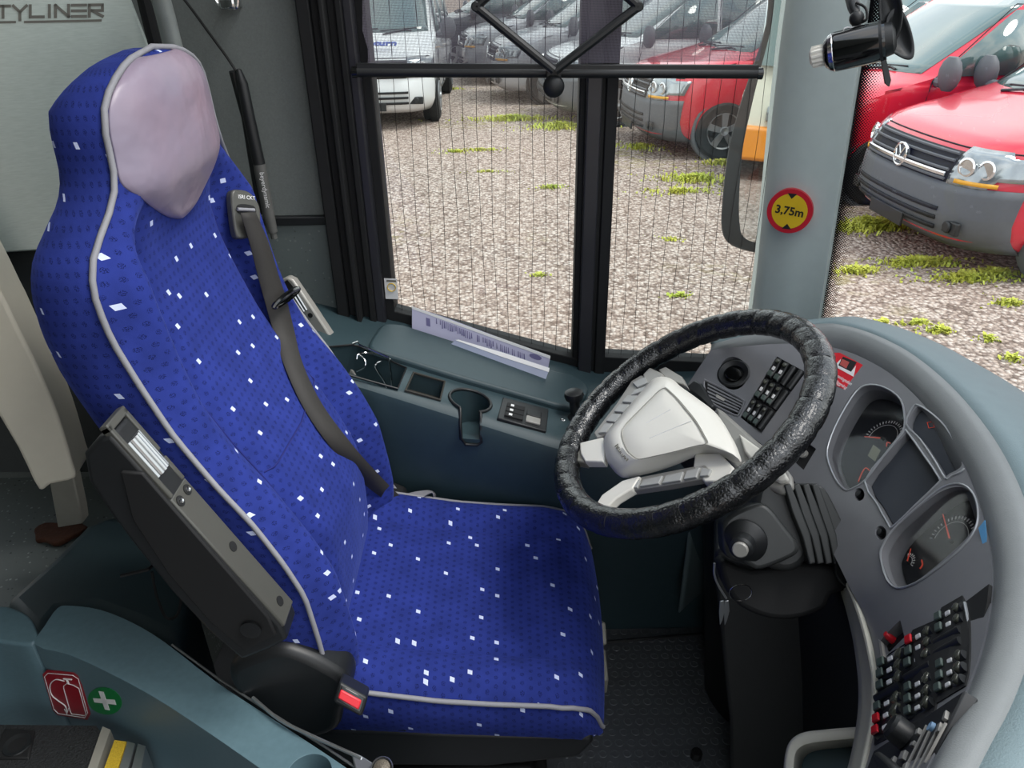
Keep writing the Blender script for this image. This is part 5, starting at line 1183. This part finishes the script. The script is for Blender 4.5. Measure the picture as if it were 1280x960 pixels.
# ================================================================== STEERING WHEEL AND COLUMN
WC = V((.2735, 1.040, .862)); TA = .60
wn = V((-math.sin(TA), 0, math.cos(TA))); wu = V((math.cos(TA), 0, math.sin(TA))); wr = V((0, -1, 0))
sw_ = thing('steering_wheel', 'steering wheel with black laced leather cover and champagne coloured hub', 'steering wheel', WC)
def wpl(o): return (WC+wn*o, wn)
leather = mat('crinkled_black_leather', '#101113', .24, var=.3, vs=60, spec=.7, coat=.3)
t = leather.node_tree; b_ = t.nodes['Principled BSDF']; tc = nd(t, 'ShaderNodeTexCoord')
vo = nd(t, 'ShaderNodeTexVoronoi', Scale=170.0, feature='DISTANCE_TO_EDGE'); n2 = nd(t, 'ShaderNodeTexNoise', Scale=330.0, Detail=3.0); t.links.new(tc.outputs['Object'], vo.inputs['Vector']); t.links.new(tc.outputs['Object'], n2.inputs['Vector'])
h = mathn(t, 'ADD', mathn(t, 'MULTIPLY', vo.outputs['Distance'], 1.6), mathn(t, 'MULTIPLY', n2.outputs['Fac'], .8)); bp2 = nd(t, 'ShaderNodeBump', Strength=.6, Distance=.0014); t.links.new(h, bp2.inputs['Height']); t.links.new(bp2.outputs[0], b_.inputs['Normal'])
NS = 34; m = MB(); rows = []; NR = NS*8
def rimpt(th, ph, r): 
    c = WC+(wr*math.cos(th)+wu*math.sin(th))*.2215; o = (wr*math.cos(th)+wu*math.sin(th))*math.cos(ph)+wn*math.sin(ph); return c+o*r
for i in range(NR):
    row = []
    for j in range(20):
        th = 2*PI*i/NR; ph = 2*PI*j/20; x = ((i/8+.22*math.sin(ph+.5)+.12*math.sin(th*3)) % 1); k = min(x, 1-x)
        row.append(rimpt(th, ph, .0194+.0032*min(1, k/.16)**.5))
    rows.append(row)
m.grid(rows, cu=True, cv=True); rim_ = build('rim', m, leather, sw_, smooth=80); rim_['label'] = 'black crinkled leather rim cover laced in segments'
m = MB()
for s in range(0, NS):
    for q0 in (0,):
        pts = []
        for j in range(21):
            ph = 2*PI*j/20; th = 2*PI*(s-.22*math.sin(ph+.5)-.12*math.sin(2*PI*s/NS*3))/NS; pts.append(rimpt(th, ph, .0204))
        m = MB(); m.tube(pts[:-1], .0007, 4, closed=True); build('lacing', m, M['black2'], rim_)
def wprism(name, pix, o, t, mm, par=sw_, bevel=.002, top=None, **k):
    m = MB(); q = [P(x, y, pl=wpl(o)) for x, y in pix]; m.prism(q, -wn*t); return build(name, m, mm, par, bevel=bevel, seg=3, **k)
# hub: domed loft from rim outline to the flat pad
HUB = [(754, 552), (755, 566), (760, 579), (769, 589), (779, 592), (805, 587), (836, 577), (862, 566), (880, 561), (905, 564), (922, 572), (919, 558), (911, 541), (895, 516), (871, 497), (850, 482), (841, 474), (829, 471), (817, 474), (808, 484), (790, 504), (774, 524), (760, 541)]
PADP = [(777, 541), (779, 552), (784, 563), (791, 570), (799, 574), (815, 571), (831, 567.5), (848, 563.5), (860, 560), (872, 557), (883, 554), (878, 543), (868, 526), (855, 510), (846, 499), (838, 491), (832, 486), (828, 486), (822, 490), (814, 498), (802, 510), (790, 522), (781, 532)]
hq = [P(x, y, pl=wpl(.005)) for x, y in HUB]; pq = [P(x, y, pl=wpl(.026)) for x, y in PADP]
c0 = sum(pq, V((0, 0, 0)))/len(pq)
def rs(q, n=96):
    q = cr(q, 8, True); L_ = [0]
    for i in range(len(q)): L_.append(L_[-1]+(q[(i+1) % len(q)]-q[i]).length)
    out = []; j = 0
    for k in range(n):
        s = L_[-1]*k/n
        while L_[j+1] < s: j += 1
        f = (s-L_[j])/max(1e-9, L_[j+1]-L_[j]); out.append(q[j].lerp(q[(j+1) % len(q)], f))
    return out
hq = cr(hq, 4, True); pq = cr(pq, 4, True)
rows = [[p-wn*.016+(c0-p)*.10-wn*wn.dot((c0-p))*.10 for p in hq], [p-wn*.010 for p in hq], [p-wn*.002 for p in hq], [p.lerp(q, .12)+wn*.004 for p, q in zip(hq, pq)], [p.lerp(q, .5)+wn*.004 for p, q in zip(hq, pq)], [p.lerp(q, .92)+wn*.002 for p, q in zip(hq, pq)], [q-wn*.0015 for q in pq], [q+(c0-q)*.03-wn*.0005 for q in pq], [q+(c0-q)*.5+wn*.0005 for q in pq], [q+(c0-q)*.97+wn*.0007 for q in pq]]
m = MB(); bb = m.grid(rows, cu=True); m.face(bb[-1]); m.face(bb[0][::-1]); hub = build('hub', m, M['hub'], sw_, smooth=50); hub['label'] = 'champagne grey hub with raised pad'
m = MB(); m.tube([q+wn*.0002 for q in pq], .0007, 5, closed=True); build('pad_seam', m, M['greyp'], hub)
for a, b in (((808, 529), (838, 512)), ((812, 548), (864, 526))):
    m = MB(); m.tube([P(*a, pl=wpl(.0262)), P(*b, pl=wpl(.0266))], .0008, 5); build('pad_line', m, M['white'], hub)
text('lettering', 'NEOPLAN', P(778, 565, pl=wpl(.0235)), P(790, 580, pl=wpl(.019))-P(763, 546, pl=wpl(.019)), P(800, 548, pl=wpl(.019))-P(780, 562, pl=wpl(.019)), .0145, M['engr'], hub, .0006, sx=.85)
# spokes and button rows
wprism('spoke', [(724, 553), (754, 546), (757, 560), (754, 577), (731, 577), (725, 567)], .006, .016, M['hub'], bevel=.003)
wprism('spoke', [(706, 556), (726, 552), (731, 578), (712, 575)], .002, .018, M['greyp'], bevel=.003)
wprism('spoke', [(742, 634), (752, 618), (778, 600), (800, 594), (790, 610), (770, 622), (758, 634)], .004, .016, M['hub'], bevel=.003)
wprism('spoke', [(806, 484), (803, 468), (812, 459), (828, 466), (826, 478)], .002, .02, M['silverp'], bevel=.003)
wprism('spoke', [(868, 566), (900, 566), (918, 585), (905, 602), (880, 602), (866, 585)], -.002, .02, M['hub'], bevel=.003)
wprism('spoke', [(832, 474), (822, 462), (832, 458), (852, 470), (858, 482)], -.006, .016, M['silverp'], bevel=.003)
M['btn'] = mat('button_grey', '#a9aaa8', .4, var=.04)
st = [(791, 476), (811, 468), (812, 484), (748, 546), (744, 538)]
wprism('button_strip', [(789, 476), (801, 469), (812, 470), (812, 486), (760, 541), (746, 548), (742, 541), (770, 505)], .000, .012, M['silverp'])
for a, b in (((792, 479), (806, 476)), ((785, 489), (802, 482)), ((775, 502), (790, 495)), ((765, 516), (779, 508)), ((755, 530), (769, 521)), ((747, 542), (760, 533))):
    pass
bt = [[(790, 478), (806, 471), (810, 478), (796, 484)], [(793, 487), (808, 482), (803, 489), (788, 494)], [(784, 494), (797, 494), (789, 503), (777, 502)], [(774, 505), (787, 505), (778, 515), (767, 514)], [(765, 517), (776, 517), (768, 527), (757, 526)], [(756, 529), (766, 529), (757, 540), (747, 541)]]
for q in bt: wprism('button', q, .004, .006, M['btn'], bevel=.0012)
wprism('button_strip', [(770, 612), (784, 600), (800, 596), (860, 584), (882, 580), (893, 590), (884, 597), (836, 606), (790, 613)], -.002, .012, M['silverp'])
for q in ([(781, 607), (795, 600), (800, 599), (796, 609), (781, 611)], [(804, 599), (828, 594), (823, 604), (799, 608)], [(832, 594), (854, 589), (850, 600), (827, 604)], [(858, 588), (874, 584), (870, 596), (854, 599)], [(877, 584), (889, 586), (885, 594), (874, 595)]): wprism('button', q, .002, .006, M['btn'], bevel=.0012)
m = MB(); m.lathe([(.038, -.12), (.040, -.045), (.05, -.028)], WC-wu*.01, wn, 32); build('hub_boss', m, M['black'], sw_)
wprism('indicator_stalk', [(856, 484), (868, 474), (877, 479), (892, 506), (886, 510), (872, 496)], -.05, .014, M['black'], bevel=.004)
# ---- column
col = thing('steering_column', 'black steering column with ribbed shroud and key barrel under the wheel', 'steering column', (.45, 1.0, 0))
def slab(name, pix, pl, t, mm, par, bevel=.004, seg=3, sm=True):
    m = MB(); m.slab(cr2(pix, 3, True) if sm else pix, pl, t); return build(name, m, mm, par, bevel=bevel, seg=seg)
wprism('column_top', [(893, 506), (903, 512), (945, 549), (970, 568), (988, 592), (990, 606), (975, 614), (945, 604), (920, 590), (900, 560)], -.055, .015, M['silverp'], col, bevel=.008)
wprism('column_cover', [(922, 540), (950, 560), (975, 580), (984, 596), (972, 600), (950, 588), (930, 565)], -.045, .012, M['hub'], col, bevel=.004)
b1 = (P(950, 670, Y=.80), V((-.16, -.80, .58)).normalized())
slab('shroud', [(945, 612), (972, 598), (1000, 610), (1012, 660), (1010, 700), (980, 715), (940, 690)], (b1[0]-b1[1]*.03, b1[1]), .08, M['shroud'], col, .010)
slab('lock_housing', [(903, 664), (906, 650), (922, 638), (949, 629), (964, 636), (981, 657), (997, 678), (998, 690), (986, 699), (952, 712), (938, 708), (926, 701), (907, 695)], b1, .07, M['shroud'], col, .006)
lk = P(931, 676, pl=b1); ax = (V((-.45, -.85, .30))).normalized()
m = MB(); m.lathe([(.030, -.002), (.030, .003), (.025, .007), (.0165, .012), (.0155, .030), (.012, .033)], lk, ax, 30); kb_ = build('key_barrel', m, M['black'], col)
m = MB(); m.lathe([(.0105, .030), (.0105, .0365), (.009, .038)], lk, ax, 24); build('lock_face', m, M['silverp'], kb_)
for k in range(4):
    o = 11.5*k; slab('rib', [(980+o, 606), (988+o, 604), (1000+o, 634), (1013+o*.95, 668), (1020+o*.9, 704), (1012+o*.9, 706), (1003+o*.95, 672), (990+o, 640)], (b1[0]+V((.012*k, 0, 0))-b1[1]*(.006*k+.01), b1[1]), .06, M['shroud'], col, .002, sm=False)
slab('shroud', [(1018, 610), (1030, 610), (1045, 636), (1062, 672), (1076, 700), (1082, 716), (1074, 728), (1058, 734), (1044, 716), (1046, 680), (1030, 640)], (b1[0]-b1[1]*.05, b1[1]), .06, M['shroud'], col, .006)
slab('shroud', [(900, 700), (940, 712), (1000, 702), (1060, 715), (1062, 735), (1040, 745), (1030, 762), (990, 775), (950, 770), (915, 748)], (b1[0]-b1[1]*.06, b1[1]), .08, M['black2'], col, .012)
slab('pedestal', [(894, 690), (940, 700), (1060, 730), (1076, 790), (1078, 900), (1070, 1040), (930, 1040), (912, 900), (900, 780)], (P(980, 850, z=.35), V((-.25, -.95, .15)).normalized()), .25, M['shroud'], col, .02)
# keys
kr = thing('key_ring', 'wire key ring with keys hanging below the key barrel', 'keys', P(925, 750, Y=.775))
KY = .775
m = MB(); cc = P(926, 741, Y=KY); m.tube([cc+V((math.cos(a)*.0155, .003*math.sin(a), math.sin(a)*.0125)) for a in [2*PI*i/26 for i in range(26)]], .0008, 6, closed=True); build('ring', m, M['chrome'], kr)
m = MB(); m.tube(cr([P(893, 704, Y=KY), P(893, 718, Y=KY), P(898, 732, Y=KY), P(908, 748, Y=KY)], 4), .0016, 6); build('wire', m, M['alu'], kr)
for x in (903, 909):
    m = MB(); m.prism([P(a, b, Y=KY) for a, b in ((x-3, 752), (x+2, 751), (x+3, 764), (x, 776), (x-3, 782), (x-4, 766))], (0, .002, 0)); build('key', m, M['alu'], kr, bevel=.0006)
# rubber stop and accelerator
m = MB(); m.lathe([(.0125, 0), (.0125, .014), (.0105, .018), (.006, .0185), (.005, .015)], P(870, 946, z=.0), (0, 0, 1), 24)
tag(build('floor_button', m, M['rubber'], loc=P(870, 946, z=0)), 'small black rubber button standing on the studded floor', 'button')
m = MB(); m.prism([P(x, y, z=.30) for x, y in ((1058, 858), (1072, 850), (1074, 905), (1062, 900))], (.02, .0, -.18)); tag(build('pedal', m, M['black'], loc=P(1065, 880, z=.2), bevel=.01), 'dark pedal in the footwell beside the grey trim strip', 'pedal')
# dark bulkhead closing the footwell
bx('wall_front', (.60, .35, -.02), (.66, 1.64, .62), M['black2'])
m = MB(); m.tube([P(752, 803, z=.004), P(820, 797, z=.004), P(905, 790, z=.004)], .004, 8); struct('baseboard_left', m, M['black'])
# ================================================================== AISLE SIDE MOULDINGS, LOWER LEFT
ra = thing('moulded_rail', 'teal moulded rail between aisle and seat, carrying two stickers and a cup hole', 'rail', (-.45, .70, 0))
TOP = [(44, 806), (56, 782), (72, 760), (88, 757), (125, 762), (165, 778), (205, 802), (270, 852), (340, 898), (410, 944), (470, 985), (520, 1020), (470, 1080), (395, 1010), (330, 964), (255, 912), (190, 870), (130, 838), (85, 818)]
ZR = .56
top = cr([P(x, y, z=ZR) for x, y in TOP], 3, True)
m = MB(); cen_ = sum(top, V((0, 0, 0)))/len(top)
m.prism(top, (0, 0, -.42)); body = build('rail_body', m, M['combed'], ra, smooth=0)
cpx = (386, 968)
cc = P(*cpx, z=ZR); cm = MB(); cm.lathe([(.030, .04), (.030, -.06)], cc, (0, 0, 1), 36); cut(body, [cm])
md = body.modifiers.new('bevel', 'BEVEL'); md.width = .008; md.segments = 4; md.limit_method = 'ANGLE'; md.angle_limit = math.radians(50)
m = MB(); m.tube([P(x, y, z=ZR+.001) for x, y in ((215, 806), (275, 850), (340, 892), (410, 936), (480, 984))], .0018, 6); build('edge_line', m, M['alu'], ra)
M_ = ra
# rounded neighbour mouldings
mo = thing('floor_moulding', 'dark teal moulded floor panel running back from the rail at the left edge', 'panel', (-.8, .8, .3))
m = MB(); q = cr([P(x, y, z=.56) for x, y in [(-80, 768), (-20, 760), (8, 757), (34, 768), (45, 786), (46, 800), (30, 806), (-20, 800), (-80, 806)]], 3, True); m.prism(q, (0, 0, -.40)); build('end_block', m, M['combed'], mo, bevel=.02, seg=4)
m = MB(); m.prism([P(x, y, z=.40) for x, y in [(0, 752), (60, 700), (105, 655), (140, 640), (210, 660), (240, 740), (225, 810), (165, 780), (110, 760), (75, 765), (46, 800)]], (0, 0, -.38)); build('wheel_box', m, M['teal'], mo, bevel=.03, seg=4)
# stickers on the rail's side: find the side face under them
side = MB(); n_ = len(top)
for i in range(n_): side.poly([top[i], top[(i+1) % n_], top[(i+1) % n_]-V((0, 0, .42)), top[i]-V((0, 0, .42))])
sb = bvh(side)
def spl(x, y):
    h, n = cast(sb, x, y); return (h+n*.0015, n) if h is not None else (P(x, y, z=.5), V((0, -1, .2)).normalized())
pl = spl(84, 868); pl = (pl[0], V((-.35, -.93, .0)).normalized()) if abs(pl[1].z) > .5 else pl
w = thing('extinguisher_sticker', 'red sticker with a white fire extinguisher outline on the teal rail', 'sticker', P(84, 870, pl=pl))
rq = [(53, 843), (58, 838), (92, 841), (100, 846), (113, 893), (109, 900), (72, 894), (66, 888)]
M['strd'] = mat('fire_red', '#8e0f20', .35)
m = MB(); m.slab(rq, pl, .001); build('face', m, M['strd'], w, smooth=0)
def line(mb, pts, r=.0007, closed=False, off=.0008, pl_=None):
    q = pl_ or pl; mb.tube([P(x, y, pl=q)+q[1]*off for x, y in pts], r, 5, closed=closed)
m = MB(); line(m, shr(rq, .90), .0006, True); build('border', m, M['white'], w)
m = MB(); line(m, [(80, 857), (84, 854), (92, 856), (99, 860), (108, 892), (106, 894), (90, 892), (88, 888), (80, 860)], .0007, True); line(m, [(80, 848), (90, 849)], .0014); line(m, [(84, 849), (86, 854)], .0018); line(m, cr2([(81, 851), (70, 849), (63, 856), (65, 868), (74, 876), (82, 882), (84, 890)], 4), .0009); line(m, [(81, 886), (84, 892), (86, 885)], .0007); build('pictogram', m, M['white'], w)
pl_g = spl(131, 876); pl_g = (pl_g[0], V((-.35, -.93, .0)).normalized()) if abs(pl_g[1].z) > .5 else pl_g
w = thing('first_aid_sticker', 'round green first aid sticker with a white cross on the teal rail', 'sticker', P(131, 877, pl=pl_g))
m = MB(); m.slab(circ(131, 876.5, 21.5, 16.5, .25, 40), pl_g, .001); build('face', m, mat('safety_green', '#0d7a3c', .35), w, smooth=0)
m = MB()
for q in ([(123, 864), (129, 865), (137, 888), (131, 887)], [(116, 873), (118, 878), (145, 881), (143, 875)]): m.slab([(a, b) for a, b in q], (pl_g[0]+pl_g[1]*.0006, pl_g[1]), .0005)
build('cross', m, M['white'], w, smooth=0)
# microphone loop and mesh head at the bottom edge
w = thing('intercom_handset', 'metal rimmed bracket with a round mesh microphone at the bottom edge', 'microphone', P(460, 945, z=.55))
zl = .57
m = MB(); m.tube(cr([P(x, y, z=zl) for x, y in ((316, 872), (350, 900), (390, 920), (430, 938), (452, 948))], 4), .0026, 8); build('rail_wire', m, M['alu'], w)
m = MB(); m.prism([P(x, y, z=zl) for x, y in ((438, 938), (452, 944), (468, 954), (462, 975), (440, 985), (444, 960))], (0, 0, -.01)); build('bracket', m, M['alu'], w, bevel=.002)
m = MB(); m.lathe([(.0135, -.03), (.0135, .004), (.0150, .006), (.0135, .009)], P(478, 962, z=zl), V((0, -.35, 1)), 28, cap=False); build('collar', m, M['alu'], w)
m = MB(); m.lathe([(.013, .0), (.011, .007), (.006, .0095), (.0, .010)], P(478, 962, z=zl), V((0, -.35, 1)), 28, cap=False); build('mesh_head', m, mat('microphone_mesh', '#6e675c', .4, .5, var=.8, vs=700, bump=1, bs=900), w)
# carpeted step, bottom left
st = thing('entrance_step', 'black carpeted step edged with metal and a yellow strip, bottom left corner', 'step', P(60, 960, z=.4))
carpet = mat('black_carpet', '#232527', .95, var=.5, vs=300, bump=1, bs=260, bdist=.006)
ZS = .43
m = MB(); m.prism([P(x, y, z=ZS) for x, y in ((-90, 905), (120, 907), (130, 920), (100, 1000), (-90, 1010))], (0, 0, -.05)); build('carpet', m, carpet, st)
m = MB()
for q in ([(128, 908), (138, 912), (108, 1000), (96, 1000)],): m.prism([P(x, y, z=ZS+.004) for x, y in q], (0, 0, -.05))
build('edge_profile', m, M['greyp'], st)
m = MB(); m.prism([P(x, y, z=ZS+.005) for x, y in ((143, 925), (158, 927), (134, 1000), (116, 1000))], (0, 0, -.05)); build('grip_strip', m, mat('yellow_grit', '#c9a92c', .8, var=.4, vs=400, bump=1, bs=700, bdist=.002), st)['label'] = 'yellow anti slip strip'
m = MB(); m.prism([P(x, y, z=ZS+.004) for x, y in ((159, 926), (169, 929), (150, 1000), (136, 1000))], (0, 0, -.05)); m.prism([P(x, y, z=ZS+.002) for x, y in ((172, 929), (182, 932), (170, 1000), (154, 1000))], (0, 0, -.07)); build('nosing', m, M['alu'], st, bevel=.001)
m = MB(); m.prism([P(x, y, z=ZS+.004) for x, y in ((5, 910), (44, 912), (36, 948), (-10, 948))], (0, 0, -.02)); build('rubber_tile', m, M['black2'], st, bevel=.003)
m = MB(); m.lathe([(.022, 0), (.020, .004), (.010, .001), (.0, .001)], P(22, 932, z=ZS+.002), (0, 0, 1), 24, cap=False); build('socket', m, M['black'], st)
# unseen shell behind the camera, walls and ceiling added to block light
bx('ceiling', (-2.4, -1.2, 2.2), (-.05, -.2, 2.25), M['apil'])
bx('wall_right', (-2.4, -1.25, -.05), (-.2, -1.2, 2.2), M['wallf'])
bx('wall_rear', (-2.4, -1.2, -.05), (-2.35, 1.7, 2.2), M['wallf'])
bx('floor', (-2.4, -1.2, -.1), (1.2, -.2, -.02), M['studs'])
bx('floor', (-2.4, -.2, -.1), (-.75, .95, -.02), M['studs'])
# ================================================================== LIGHT AND CAMERA
wd = bpy.data.worlds.new('sky'); bpy.context.scene.world = wd; wd.use_nodes = True; t = wd.node_tree
bg = t.nodes['Background']; tc = nd(t, 'ShaderNodeTexCoord'); sp = nd(t, 'ShaderNodeSeparateXYZ'); t.links.new(tc.outputs['Generated'], sp.inputs[0])
rp = nd(t, 'ShaderNodeValToRGB'); t.links.new(sp.outputs[2], rp.inputs[0])
e = rp.color_ramp.elements; e[0].position = .0; e[0].color = (.25, .24, .22, 1); e[1].position = .9; e[1].color = (.55, .68, .85, 1)
x = e.new(.03); x.color = (.75, .8, .8, 1); x = e.new(.25); x.color = (.85, .9, .95, 1)
nz = nd(t, 'ShaderNodeTexNoise', Scale=2.2, Detail=6.0); t.links.new(tc.outputs['Generated'], nz.inputs['Vector'])
cr3 = nd(t, 'ShaderNodeValToRGB'); t.links.new(nz.outputs['Fac'], cr3.inputs[0]); cr3.color_ramp.elements[0].position = .42; cr3.color_ramp.elements[1].position = .62
t.links.new(mixc(t, cr3.outputs[0], rp.outputs[0], (1.15, 1.15, 1.15, 1)), bg.inputs[0]); bg.inputs[1].default_value = 1.9
sl_ = bpy.data.lights.new('sun', 'SUN'); sl_.energy = 3.4; sl_.angle = math.radians(28); sl_.color = (1, .96, .9)
so = bpy.data.objects.new('sun', sl_); COL.objects.link(so); so.rotation_euler = (-V((.48, -.10, .87))).to_track_quat('-Z', 'Y').to_euler()
cd = bpy.data.cameras.new('camera'); co = bpy.data.objects.new('camera', cd); COL.objects.link(co)
cd.sensor_fit = 'HORIZONTAL'; cd.sensor_width = 36; cd.lens = 36*F/1280; cd.clip_start = .02; cd.clip_end = 500
mx = Matrix((RIGHT, UP, BACK)).transposed().to_4x4(); mx.translation = CAM; co.matrix_world = mx
bpy.context.scene.camera = co
sc = bpy.context.scene; sc.view_settings.view_transform = 'Standard'; sc.view_settings.look = 'None'; sc.view_settings.gamma = 1; sc.view_settings.use_curve_mapping = False
sc.view_settings.exposure = 0.0
